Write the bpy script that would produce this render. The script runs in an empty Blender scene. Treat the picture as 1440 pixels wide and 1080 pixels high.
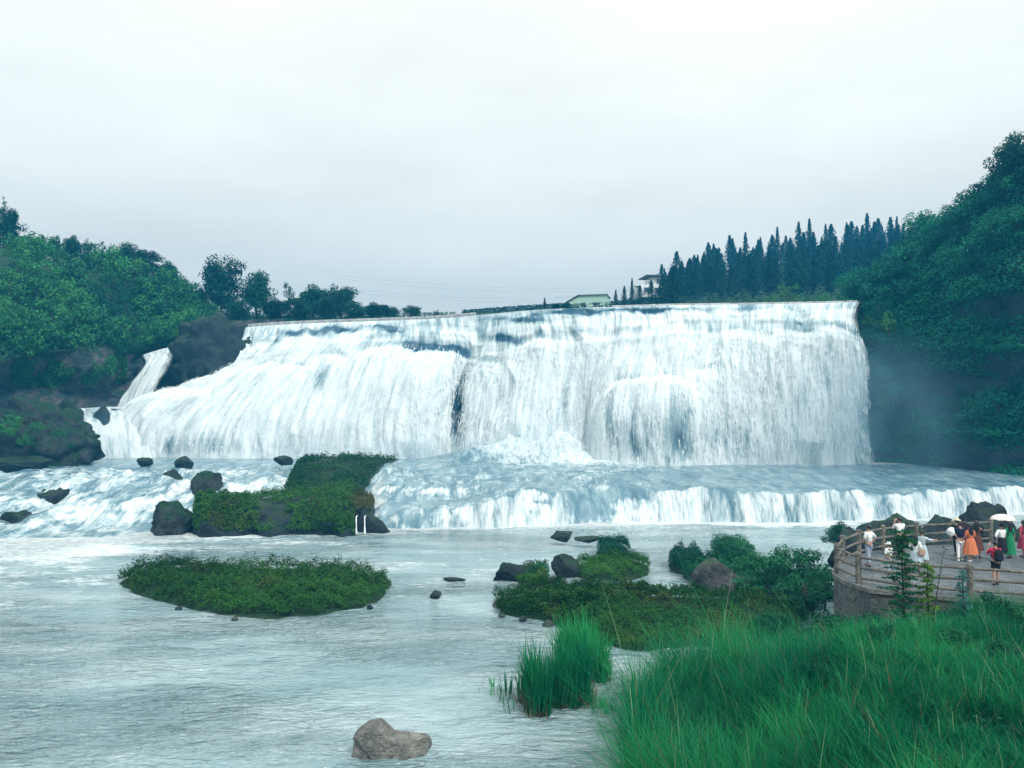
import bpy, bmesh, math, random
import numpy as np
from mathutils import Vector, Matrix, noise as mnoise

random.seed(7)
RNG = np.random.default_rng(7)
SC = bpy.context.scene
COL = SC.collection

# ------------------------------------------------------------------ camera
CZ, F, PITCH = 10.3, 1122.0, math.atan(40 / 1122.0)
cam_d = bpy.data.cameras.new('camera')
cam_d.sensor_width = 36.0
cam_d.lens = 36.0 * F / 1440.0
cam_d.clip_start, cam_d.clip_end = 0.1, 6000
cam = bpy.data.objects.new('camera', cam_d)
cam.location = (0, 0, CZ)
cam.rotation_euler = (math.pi / 2 + PITCH, 0, 0)
COL.objects.link(cam)
SC.camera = cam

# ------------------------------------------------------------------ world: overcast sky
SUN_EL, SUN_AZ = math.radians(48), math.radians(145)   # azimuth clockwise from +Y: behind the camera, right
world = bpy.data.worlds.new('World')
SC.world = world
world.use_nodes = True
wn, wl = world.node_tree.nodes, world.node_tree.links
wn.clear()
def wnode(t, **kw):
    n = wn.new(t)
    for k, v in kw.items():
        setattr(n, k, v)
    return n
w_out = wnode('ShaderNodeOutputWorld')
sky = wnode('ShaderNodeTexSky', sky_type='NISHITA', sun_disc=False, sun_elevation=SUN_EL, sun_rotation=SUN_AZ)
bg_sky = wnode('ShaderNodeBackground'); bg_sky.inputs['Strength'].default_value = 0.05
wl.new(sky.outputs[0], bg_sky.inputs['Color'])
tc = wnode('ShaderNodeTexCoord')
sep = wnode('ShaderNodeSeparateXYZ'); wl.new(tc.outputs['Generated'], sep.inputs[0])
grad = wnode('ShaderNodeMapRange'); grad.inputs[1].default_value = 0.0; grad.inputs[2].default_value = 1.0
grad.inputs[3].default_value = 0.325; grad.inputs[4].default_value = 0.93      # brighter towards the zenith, as under any overcast
wl.new(sep.outputs[2], grad.inputs[0])
mapn = wnode('ShaderNodeMapping'); mapn.inputs['Scale'].default_value = (1.6, 1.6, 5.5)
wl.new(tc.outputs['Generated'], mapn.inputs[0])
cl = wnode('ShaderNodeTexNoise'); cl.inputs['Scale'].default_value = 1.5; cl.inputs['Detail'].default_value = 4; cl.inputs['Roughness'].default_value = 0.5
wl.new(mapn.outputs[0], cl.inputs['Vector'])
clr = wnode('ShaderNodeMapRange'); clr.inputs[1].default_value = 0.3; clr.inputs[2].default_value = 0.7
clr.inputs[3].default_value = 0.90; clr.inputs[4].default_value = 1.09
wl.new(cl.outputs[0], clr.inputs[0])
mul = wnode('ShaderNodeMath', operation='MULTIPLY'); wl.new(grad.outputs[0], mul.inputs[0]); wl.new(clr.outputs[0], mul.inputs[1])
bg_cl = wnode('ShaderNodeBackground'); bg_cl.inputs['Color'].default_value = (0.965, 0.995, 0.955, 1)
wl.new(mul.outputs[0], bg_cl.inputs['Strength'])
wmix = wnode('ShaderNodeMixShader'); wmix.inputs[0].default_value = 0.97       # full cloud cover, a little blue through it
wl.new(bg_sky.outputs[0], wmix.inputs[1]); wl.new(bg_cl.outputs[0], wmix.inputs[2])
wl.new(wmix.outputs[0], w_out.inputs[0])

sun_d = bpy.data.lights.new('sun', 'SUN')
sun_d.energy, sun_d.angle, sun_d.color = 1.5, math.radians(10), (1.0, 0.97, 0.93)
sun = bpy.data.objects.new('sun', sun_d)
sdir = Vector((math.sin(SUN_AZ) * math.cos(SUN_EL), math.cos(SUN_AZ) * math.cos(SUN_EL), math.sin(SUN_EL)))
sun.rotation_euler = sdir.to_track_quat('Z', 'Y').to_euler()
COL.objects.link(sun)

SC.view_settings.view_transform = 'Standard'
SC.view_settings.look = 'None'
SC.view_settings.exposure = 1.05
SC.view_settings.gamma = 1.0
SC.render.engine = 'CYCLES'
SC.cycles.use_denoising = True
SC.cycles.max_bounces = 6
SC.cycles.diffuse_bounces = 3
SC.cycles.glossy_bounces = 2
SC.cycles.transmission_bounces = 3
SC.cycles.transparent_max_bounces = 6
SC.cycles.volume_bounces = 0
SC.cycles.use_adaptive_sampling = True
SC.cycles.adaptive_threshold = 0.02

# ------------------------------------------------------------------ helpers: placement, noise, meshes
def pix(px, py, Y):
    """point at forward distance Y on the sight line through photograph position (px, py)"""
    dx, du = (px - 720) / F, (540 - py) / F
    c, s = math.cos(PITCH), math.sin(PITCH)
    y, z = c - s * du, s + c * du
    return np.array((dx / y * Y, Y, CZ + z / y * Y))

def pz(px, py, z):
    """point at height z on that sight line"""
    p = pix(px, py, 1.0)
    k = (z - CZ) / (p[2] - CZ)
    return np.array((p[0] * k, k, z))

def _hash(ix, iy, seed):
    h = (ix.astype(np.int64) * 374761393 + iy.astype(np.int64) * 668265263 + seed * 974711) & 0xffffffff
    h = ((h ^ (h >> 13)) * 1274126177) & 0xffffffff
    h = ((h ^ (h >> 15)) * 2246822519) & 0xffffffff
    return ((h ^ (h >> 16)) & 0xffffff) / float(0xffffff)

def vnoise(x, y, seed=0):
    x, y = np.asarray(x, float), np.asarray(y, float)
    ix, iy = np.floor(x), np.floor(y)
    fx, fy = x - ix, y - iy
    fx, fy = fx * fx * fx * (fx * (fx * 6 - 15) + 10), fy * fy * fy * (fy * (fy * 6 - 15) + 10)
    a, b = _hash(ix, iy, seed), _hash(ix + 1, iy, seed)
    c, d = _hash(ix, iy + 1, seed), _hash(ix + 1, iy + 1, seed)
    return (a + (b - a) * fx) * (1 - fy) + (c + (d - c) * fx) * fy

def fbm(x, y, octv=4, seed=0, rough=0.5):
    s, a, t = 0, 1.0, 0
    for o in range(octv):
        s = s + a * vnoise(x * 2 ** o + 17.3 * o, y * 2 ** o - 9.1 * o, seed + o)
        t += a
        a *= rough
    return s / t

def sstep(a, b, x):
    t = np.clip((x - a) / (b - a), 0, 1)
    return t * t * (3 - 2 * t)

def mesh_np(name, verts, faces, mat=None, smooth=True, attrs=None, uv=None):
    """faces: (n,k) int array, all of one size"""
    verts = np.asarray(verts, np.float32).reshape(-1, 3)
    faces = np.asarray(faces, np.int32)
    n, k = faces.shape
    me = bpy.data.meshes.new(name)
    me.vertices.add(len(verts)); me.vertices.foreach_set('co', verts.ravel())
    me.loops.add(n * k); me.loops.foreach_set('vertex_index', faces.ravel())
    me.polygons.add(n); me.polygons.foreach_set('loop_start', np.arange(0, n * k, k, dtype=np.int32))
    if smooth:
        me.polygons.foreach_set('use_smooth', np.ones(n, bool))
    for an, av in (attrs or {}).items():
        a = me.attributes.new(an, 'FLOAT', 'POINT')
        a.data.foreach_set('value', np.asarray(av, np.float32).ravel())
    if uv is not None:
        l = me.uv_layers.new(name='flow')
        l.data.foreach_set('uv', np.asarray(uv, np.float32)[faces.ravel()].ravel())
    me.update(); me.validate()
    if mat:
        me.materials.append(mat)
    return me

def grid_faces(nr, nc, wrap=False):
    r, c = np.meshgrid(np.arange(nr - 1), np.arange(nc if wrap else nc - 1), indexing='ij')
    c2 = (c + 1) % nc
    return np.stack([r * nc + c, r * nc + c2, (r + 1) * nc + c2, (r + 1) * nc + c], -1).reshape(-1, 4)

def link(name, me, parent=None, loc=None, rz=0.0, sc=None):
    o = bpy.data.objects.new(name, me)
    COL.objects.link(o)
    if parent is not None:
        o.parent = parent
    if loc is not None:
        o.location = [float(v) for v in loc]
    if rz:
        o.rotation_euler = (0, 0, rz)
    if sc is not None:
        o.scale = sc if hasattr(sc, '__len__') else (sc, sc, sc)
    return o

def tag(o, label=None, cat=None, group=None, kind=None):
    if label: o['label'] = label
    if cat: o['category'] = cat
    if group: o['group'] = group
    if kind: o['kind'] = kind
    return o

def catmull(P, t):
    """P: (k, ..., 3) control points, t in [0, k-1]"""
    k = len(P)
    i = np.clip(np.floor(t).astype(int), 0, k - 2)
    f = (t - i).reshape((-1,) + (1,) * (P.ndim - 1))
    p1, p2 = P[i], P[i + 1]
    p0 = np.where((i > 0).reshape(f.shape), P[np.maximum(i - 1, 0)], 2 * p1 - p2)
    p3 = np.where((i < k - 2).reshape(f.shape), P[np.minimum(i + 2, k - 1)], 2 * p2 - p1)
    m1, m2 = (p2 - p0) * .5, (p3 - p1) * .5
    f2, f3 = f * f, f * f * f
    return (2 * f3 - 3 * f2 + 1) * p1 + (f3 - 2 * f2 + f) * m1 + (-2 * f3 + 3 * f2) * p2 + (f3 - f2) * m2

class Net:
    """smooth surface through columns of (px, py, Y) control points"""
    def __init__(self, cols):
        self.P = np.array([[pix(*p) for p in c] for c in cols])
        self.nc, self.nr = self.P.shape[:2]
    def grid(self, nu, nv):
        u = np.linspace(0, self.nc - 1, nu); v = np.linspace(0, self.nr - 1, nv)
        A = catmull(self.P, u)                       # nu, nr, 3
        B = catmull(A.transpose(1, 0, 2), v)         # nv, nu, 3
        return B, u, v
    def at(self, u, v):
        """u, v arrays in 0..1 -> points and normals"""
        def ev(u, v):
            A = catmull(self.P, np.clip(u, 0, 1) * (self.nc - 1))
            t = np.clip(v, 0, 1) * (self.nr - 1)
            i = np.clip(np.floor(t).astype(int), 0, self.nr - 2); f = (t - i)[:, None]; j = np.arange(len(u))
            p1, p2 = A[j, i], A[j, i + 1]
            p0 = np.where((i > 0)[:, None], A[j, np.maximum(i - 1, 0)], 2 * p1 - p2)
            p3 = np.where((i < self.nr - 2)[:, None], A[j, np.minimum(i + 2, self.nr - 1)], 2 * p2 - p1)
            m1, m2 = (p2 - p0) * .5, (p3 - p1) * .5
            return (2 * f ** 3 - 3 * f * f + 1) * p1 + (f ** 3 - 2 * f * f + f) * m1 + (3 * f * f - 2 * f ** 3) * p2 + (f ** 3 - f * f) * m2
        p = ev(u, v)
        du = ev(u + .01, v) - ev(u - .01, v); dv = ev(u, v + .01) - ev(u, v - .01)
        n = np.cross(du, dv); n /= np.linalg.norm(n, axis=1, keepdims=True) + 1e-9
        n[n[:, 2] < -0.2] *= -1
        return p, n

def grid_normals(G):
    du = np.gradient(G, axis=1); dv = np.gradient(G, axis=0)
    n = np.cross(du, dv)
    return n / (np.linalg.norm(n, axis=2, keepdims=True) + 1e-9)

# ------------------------------------------------------------------ materials
class NT:
    def __init__(self, name):
        self.m = bpy.data.materials.new(name); self.m.use_nodes = True
        self.n, self.l = self.m.node_tree.nodes, self.m.node_tree.links
        self.n.clear()
        self.out = self.n.new('ShaderNodeOutputMaterial')
    def node(self, t, ins=None, **kw):
        n = self.n.new(t)
        for k, v in kw.items():
            setattr(n, k, v)
        for k, v in (ins or {}).items():
            s = n.inputs[k]
            if hasattr(v, 'is_output') and v.is_output:
                self.l.new(v, s)
            else:
                s.default_value = v
        return n
    def pos(self, scale=(1, 1, 1), src='Object'):
        t = self.node('ShaderNodeTexCoord')
        return self.node('ShaderNodeMapping', {0: t.outputs[src], 'Scale': scale}).outputs[0]
    def world(self, scale=(1, 1, 1)):
        t = self.node('ShaderNodeNewGeometry')
        return self.node('ShaderNodeMapping', {0: t.outputs['Position'], 'Scale': scale}).outputs[0]
    def noise(self, vec, scale, detail=3, rough=0.55, dist=0.0):
        return self.node('ShaderNodeTexNoise', {'Vector': vec, 'Scale': scale, 'Detail': detail, 'Roughness': rough, 'Distortion': dist}).outputs[0]
    def rng(self, v, a, b, c=0.0, d=1.0, smooth=True):
        return self.node('ShaderNodeMapRange', {0: v, 1: a, 2: b, 3: c, 4: d}, interpolation_type='SMOOTHSTEP' if smooth else 'LINEAR').outputs[0]
    def math(self, op, a, b=0.0, clamp=False):
        return self.node('ShaderNodeMath', {0: a, 1: b}, operation=op, use_clamp=clamp).outputs[0]
    def mix(self, f, a, b):
        n = self.node('ShaderNodeMix', data_type='RGBA')
        for s, v in ((n.inputs[0], f), (n.inputs[6], a), (n.inputs[7], b)):
            if hasattr(v, 'is_output'):
                self.l.new(v, s)
            else:
                s.default_value = v if not hasattr(v, '__len__') else (*v[:3], 1)
        return n.outputs[2]
    def attr(self, name):
        return self.node('ShaderNodeAttribute', attribute_name=name).outputs['Fac']
    def bsdf(self, color, rough=0.6, spec=0.5, normal=None, ior=None, **kw):
        b = self.node('ShaderNodeBsdfPrincipled')
        for key, v in (('Base Color', color), ('Roughness', rough), ('Specular IOR Level', spec)):
            if hasattr(v, 'is_output'):
                self.l.new(v, b.inputs[key])
            else:
                b.inputs[key].default_value = (*v[:3], 1) if hasattr(v, '__len__') else v
        if normal is not None:
            self.l.new(normal, b.inputs['Normal'])
        if ior: b.inputs['IOR'].default_value = ior
        return b.outputs[0]
    def bump(self, h, strength=0.5, dist=0.1, normal=None):
        n = self.node('ShaderNodeBump', {'Height': h, 'Strength': strength, 'Distance': dist})
        if normal is not None:
            self.l.new(normal, n.inputs['Normal'])
        return n.outputs[0]
    def done(self, sh):
        self.l.new(sh, self.out.inputs[0])
        return self.m

def leaf_mat(name, dark, light, dry=None, trans=0.25):
    t = NT(name)
    oi = t.node('ShaderNodeObjectInfo')
    f = t.math('ADD', t.math('MULTIPLY', t.attr('tint'), 0.55), t.math('MULTIPLY', t.math('SUBTRACT', oi.outputs['Random'], .25), 0.75), True)
    c = t.mix(f, dark, light)
    if dry:
        big = t.noise(t.world(), 0.35, 3)
        c = t.mix(t.rng(big, 0.52, 0.72, 0, 0.8), c, dry)
    a = t.bsdf(c, 0.65, 0.08)
    tr = t.node('ShaderNodeBsdfTranslucent', {'Color': c})
    mx = t.node('ShaderNodeMixShader', {0: trans, 1: a, 2: tr.outputs[0]})
    return t.done(mx.outputs[0])

def rock_mat(name, c1, c2, moss=None, moss_amt=0.5, rough=0.7, scale=1.0, spec=0.3):
    t = NT(name)
    p = t.world((scale, scale, scale))
    n1 = t.noise(p, 0.6, 6, 0.62)
    n2 = t.noise(p, 3.0, 5, 0.65)
    c = t.mix(t.rng(n1, 0.35, 0.65), c1, c2)
    c = t.mix(t.rng(n2, 0.3, 0.7, 0, 0.45), c, tuple(v * 0.35 for v in c1))
    if moss:
        g = t.node('ShaderNodeNewGeometry')
        up = t.node('ShaderNodeSeparateXYZ', {0: g.outputs['Normal']}).outputs[2]
        mm = t.math('ADD', t.math('MULTIPLY', up, 0.45), t.noise(p, 1.3, 5, 0.6))
        c = t.mix(t.rng(mm, 0.85 - moss_amt * 0.5, 1.05 - moss_amt * 0.5), c, moss)
    vo = t.node('ShaderNodeTexVoronoi', {'Vector': t.node('ShaderNodeMapping', {0: t.node('ShaderNodeVectorMath', {0: p, 1: t.node('ShaderNodeTexNoise', {'Vector': p, 'Scale': 1.5, 'Detail': 3}).outputs[1]}, operation='ADD').outputs[0], 'Scale': (1, 1, 2.2)}).outputs[0], 'Scale': 0.4}, feature='DISTANCE_TO_EDGE').outputs[0]
    crack = t.rng(vo, 0.0, 0.035)
    c = t.mix(t.math('MULTIPLY', t.rng(crack, 0, 1, .5, 0, False), t.rng(n1, .45, .6)), c, tuple(v * 0.2 for v in c1))
    h = t.math('ADD', t.math('MULTIPLY', crack, .15), t.math('ADD', t.math('MULTIPLY', n1, 0.9), t.math('ADD', t.math('MULTIPLY', n2, 0.8), t.math('MULTIPLY', t.noise(p, 9.0, 4, .7), .35))))
    return t.done(t.bsdf(c, rough, spec, t.bump(h, 1.0, 0.3)))

def plain(name, c, rough=0.6, spec=0.4, var=0.0, scale=8.0):
    t = NT(name)
    col = c
    if var:
        n = t.noise(t.pos(), scale, 4)
        col = t.mix(t.rng(n, 0.3, 0.7), tuple(v * (1 - var) for v in c), tuple(min(1, v * (1 + var)) for v in c))
    return t.done(t.bsdf(col, rough, spec))

ROCK_DARK = rock_mat('wet dark rock', (0.008, 0.020, 0.028), (0.030, 0.048, 0.058), (0.014, 0.042, 0.022), 0.3, 0.6, 1.0, .25)
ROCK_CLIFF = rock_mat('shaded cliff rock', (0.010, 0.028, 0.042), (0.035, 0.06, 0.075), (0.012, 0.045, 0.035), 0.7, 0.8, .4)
ROCK_TAN = rock_mat('tan cliff rock', (0.020, 0.042, 0.058), (0.14, 0.135, 0.125), (0.012, 0.05, 0.04), 0.55, 0.7, 0.5)
ROCK_MOSS = rock_mat('mossy boulder rock', (0.010, 0.024, 0.032), (0.062, 0.072, 0.072), (0.012, 0.046, 0.022), 0.38, 0.8, .8, .2)
ROCK_PALE = rock_mat('pale river rock', (0.20, 0.21, 0.205), (0.44, 0.43, 0.38), None, 0, 0.8, 2.5)
ROCK_GREY = rock_mat('grey boulder rock', (0.06, 0.07, 0.075), (0.17, 0.17, 0.165), (0.04, 0.08, 0.04), 0.25, 0.8, 1.6)
SOIL = rock_mat('dark soil', (0.03, 0.04, 0.03), (0.07, 0.07, 0.05), (0.02, 0.06, 0.025), 0.7, 0.9)

L_HILL = leaf_mat('hillside leaves', (0.004, 0.055, 0.045), (0.075, 0.32, 0.075))
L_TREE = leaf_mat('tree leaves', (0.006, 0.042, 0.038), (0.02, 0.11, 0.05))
L_CLIFF = leaf_mat('cliff leaves', (0.002, 0.042, 0.052), (0.030, 0.26, 0.12))
L_BRIGHT = leaf_mat('bright shrub leaves', (0.03, 0.15, 0.035), (0.11, 0.32, 0.06))
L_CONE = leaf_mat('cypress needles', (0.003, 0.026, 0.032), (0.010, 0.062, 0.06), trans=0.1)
L_ISLE = leaf_mat('islet plant leaves', (0.010, 0.060, 0.014), (0.050, 0.165, 0.022), (0.075, 0.10, 0.025))
L_BUSH = leaf_mat('waterside bush leaves', (0.006, 0.062, 0.038), (0.035, 0.20, 0.065))
L_GRASS = leaf_mat('reed grass blades', (0.004, 0.15, 0.066), (0.075, 0.58, 0.15), trans=0.5)
L_PALE = leaf_mat('pale grass stems', (0.12, 0.26, 0.12), (0.34, 0.46, 0.28))
L_DRY = leaf_mat('dry reed blades', (0.10, 0.075, 0.05), (0.20, 0.17, 0.10))
BARK = plain('bark', (0.05, 0.04, 0.035), 0.9, 0.2, 0.4)

def water_mat(name, kind):
    """foaming water; attribute 'foam' (0..1) says how aerated the water is, 'flow' uv runs along the current"""
    t = NT(name)
    foam = t.attr('foam')
    if kind == 'fall':
        uv = t.node('ShaderNodeUVMap', uv_map='flow').outputs[0]
        def st(sx, sy, sc, det, ro=0.6, di=0.0):
            v = t.node('ShaderNodeMapping', {0: uv, 'Scale': (sx, sy, 1)}).outputs[0]
            return t.noise(v, sc, det, ro, di)
        a = st(1.0, 0.09, 1.3, 6, 0.65, 0.3)        # broad streaks
        b = st(1.0, 0.07, 6.5, 5, 0.7, 0.25)        # fine strands
        d = st(1.0, 0.45, 7.0, 4, 0.75)             # broken clots
        mixn = t.math('ADD', t.math('MULTIPLY', a, 0.40), t.math('ADD', t.math('MULTIPLY', b, 0.42), t.math('MULTIPLY', d, 0.18)))
        thr = t.rng(foam, 0, 1, 0.64, 0.27, False)  # much foam = low threshold
        f = t.math('DIVIDE', t.math('SUBTRACT', mixn, t.math('SUBTRACT', thr, 0.05)), 0.20, True)
        h = t.math('ADD', t.math('MULTIPLY', b, 0.5), t.math('ADD', t.math('MULTIPLY', d, 0.6), t.math('MULTIPLY', a, 0.8)))
        nrm = t.bump(h, 0.38, 0.2)
        film = t.mix(t.rng(st(1, .3, .7, 3), 0.35, 0.65), (0.13, 0.24, 0.29), (0.30, 0.41, 0.44))
        deep = t.mix(t.rng(foam, 0.0, 0.32), (0.022, 0.085, 0.135), film)     # bare wet rock where hardly any water runs
        white = t.mix(t.rng(t.math('ADD', t.math('MULTIPLY', d, .22), t.math('ADD', t.math('MULTIPLY', b, .25), t.math('MULTIPLY', a, .53))), 0.36, 0.60), (0.44, 0.545, 0.57), (0.73, 0.78, 0.78))
    else:
        pw = t.world((1, 1, 1))
        if kind == 'cascade':
            v1 = t.world((0.9, 0.30, 0.22)); v2 = t.world((4.6, 1.1, 0.6))
        else:
            v1 = t.world((0.30, 0.55, 0.5)); v2 = t.world((1.5, 3.2, 2))
        a = t.noise(v1, 1.0, 5, 0.62, 0.5)
        b = t.noise(v2, 1.0, 4, 0.65, 0.4)
        mixn = t.math('ADD', t.math('MULTIPLY', a, 0.55), t.math('MULTIPLY', b, 0.45))
        thr = t.rng(foam, 0, 1, 0.70, 0.30, False)
        f = t.math('DIVIDE', t.math('SUBTRACT', mixn, t.math('SUBTRACT', thr, .06)), 0.26 if kind == 'cascade' else .18, True)
        if kind == 'cascade':
            h = t.math('ADD', a, t.math('MULTIPLY', b, 0.6))
            nrm = t.bump(h, 0.6, 0.2)
            deep = t.mix(t.rng(a, 0.35, 0.65), (0.07, 0.165, 0.215), (0.22, 0.33, 0.365))
        else:
            r1 = t.noise(t.world((0.55, 1.3, 1)), 1.0, 3, 0.55, 0.6)
            r2 = t.noise(t.world((1.8, 4.4, 1)), 1.0, 4, 0.6, 0.5)
            patch = t.rng(t.noise(t.world((.06, .10, 1)), 1.0, 2), 0.40, 0.62, 0.35, 1.5)
            r3 = t.noise(t.world((1.0, 2.4, 1)), 1.0, 2, 0.5, 0.8)
            rg = t.math('POWER', t.math('SUBTRACT', 1.0, t.math('ABSOLUTE', t.math('SUBTRACT', t.math('MULTIPLY', r3, 2.0), 1.0))), 3.0)
            h = t.math('MULTIPLY', t.math('ADD', r1, t.math('ADD', t.math('MULTIPLY', r2, 0.45), t.math('MULTIPLY', rg, .15))), patch)
            nrm = t.bump(h, 1.0, 0.85)
            deep = t.mix(t.rng(t.noise(t.world((.1, .25, 1)), 1.0, 3), 0.35, 0.7), (0.17, 0.28, 0.305), (0.33, 0.44, 0.46))
        white = t.mix(t.rng(b, 0.3, 0.65), (0.46, 0.565, 0.59), (0.74, 0.79, 0.79))
    col = t.mix(f, deep, white)
    rough = t.rng(f, 0, 1, 0.10 if kind == 'river' else 0.22, 0.85, False)
    sh = t.bsdf(col, rough, 1.0 if kind == 'river' else 0.5, nrm, 1.36)
    if kind == 'fall':      # ragged, torn margins
        cut = t.rng(t.math('ADD', t.attr('veil'), t.math('MULTIPLY', t.math('SUBTRACT', mixn, .5), 1.6)), .22, .80)
        tr = t.node('ShaderNodeBsdfTransparent')
        sh = t.node('ShaderNodeMixShader', {0: cut, 1: tr.outputs[0], 2: sh}).outputs[0]
    return t.done(sh)

W_FALL, W_CASC, W_RIVER = water_mat('falling water', 'fall'), water_mat('rapid water', 'cascade'), water_mat('river water', 'river')

# ------------------------------------------------------------------ ground sheet
me = mesh_np('ground', [(-3000, -600, -2.5), (3000, -600, -2.5), (3000, 5000, -2.5), (-3000, 5000, -2.5)], [(0, 1, 2, 3)], SOIL, False)
tag(link('ground', me), kind='structure')

# ------------------------------------------------------------------ main waterfall
FALL_COLS = [
    [(346, 460, 132), (326, 518, 128), (242, 546, 126.5), (180, 578, 125), (150, 648, 123.5)],
    [(385, 457, 131), (368, 492, 127.5), (300, 545, 124), (232, 600, 121.5), (212, 650, 120.5)],
    [(450, 454, 129.5), (432, 490, 126), (392, 540, 122.5), (355, 600, 119.5), (342, 650, 118.5)],
    [(540, 451, 127), (535, 486, 124), (510, 535, 121), (485, 600, 118.5), (478, 650, 117.5)],
    [(620, 447.5, 124.5), (620, 485, 122.3), (604, 535, 119.3), (590, 600, 117.3), (586, 650, 116.3)],
    [(668, 443.5, 123.3), (668, 500, 122.3), (648, 540, 121.4), (636, 600, 119.6), (632, 650, 118.6)],
    [(705, 440, 122), (702, 490, 120.6), (690, 540, 118.8), (678, 600, 117), (674, 650, 116)],
    [(750, 436, 120.5), (760, 480, 118.5), (752, 535, 116), (742, 600, 114), (738, 652, 113)],
    [(835, 432, 117.6), (836, 475, 115.7), (832, 530, 114.2), (828, 600, 113), (826, 655, 112)],
    [(880, 431, 116.5), (885, 470, 114), (866, 545, 110.5), (852, 595, 108.3), (852, 658, 108)],
    [(950, 429, 114.5), (955, 465, 112), (945, 530, 107.5), (940, 590, 105), (940, 660, 105)],
    [(1030, 428, 112.3), (1030, 462, 110), (1020, 530, 106.5), (1018, 590, 105.5), (1018, 658, 105.2)],
    [(1100, 427, 110.3), (1095, 462, 108), (1090, 520, 106.6), (1090, 590, 106), (1090, 656, 105.8)],
    [(1170, 425.5, 108.5), (1165, 458, 106.5), (1160, 520, 105.6), (1160, 590, 105.3), (1160, 654, 105.1)],
    [(1217, 424, 107), (1210, 455, 105.8), (1223, 505, 105.2), (1229, 590, 105.6), (1233, 652, 105.9)],
]
# where the sheet is thin and wet rock shows: (px, py, rx, ry, amount) on the control net
THIN = [(640, 575, 15, 48, 1.15), (655, 520, 12, 18, .4), (952, 615, 20, 44, .75), (905, 618, 26, 36, .5), (864, 590, 10, 30, .5), (1000, 618, 22, 34, .38), (1040, 622, 16, 26, .3),
        (300, 628, 50, 17, .5), (245, 628, 14, 16, .5), (207, 612, 14, 14, .35), (458, 545, 12, 22, .45), (540, 615, 12, 30, .3),
        (590, 485, 50, 8, .4), (650, 500, 28, 9, .4), (720, 478, 40, 9, .45), (810, 438, 75, 5, .5), (700, 452, 60, 7, .3),
        (1000, 468, 45, 10, .4), (1130, 458, 50, 9, .4), (440, 470, 70, 10, .35), (925, 436, 60, 4, .5), (500, 462, 60, 6, .3),
        (690, 600, 30, 30, .2), (1060, 550, 14, 60, .2), (780, 590, 30, 30, .25), (1214, 585, 14, 60, .6), (1200, 640, 20, 20, .2), (360, 500, 20, 20, .2)]

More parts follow.
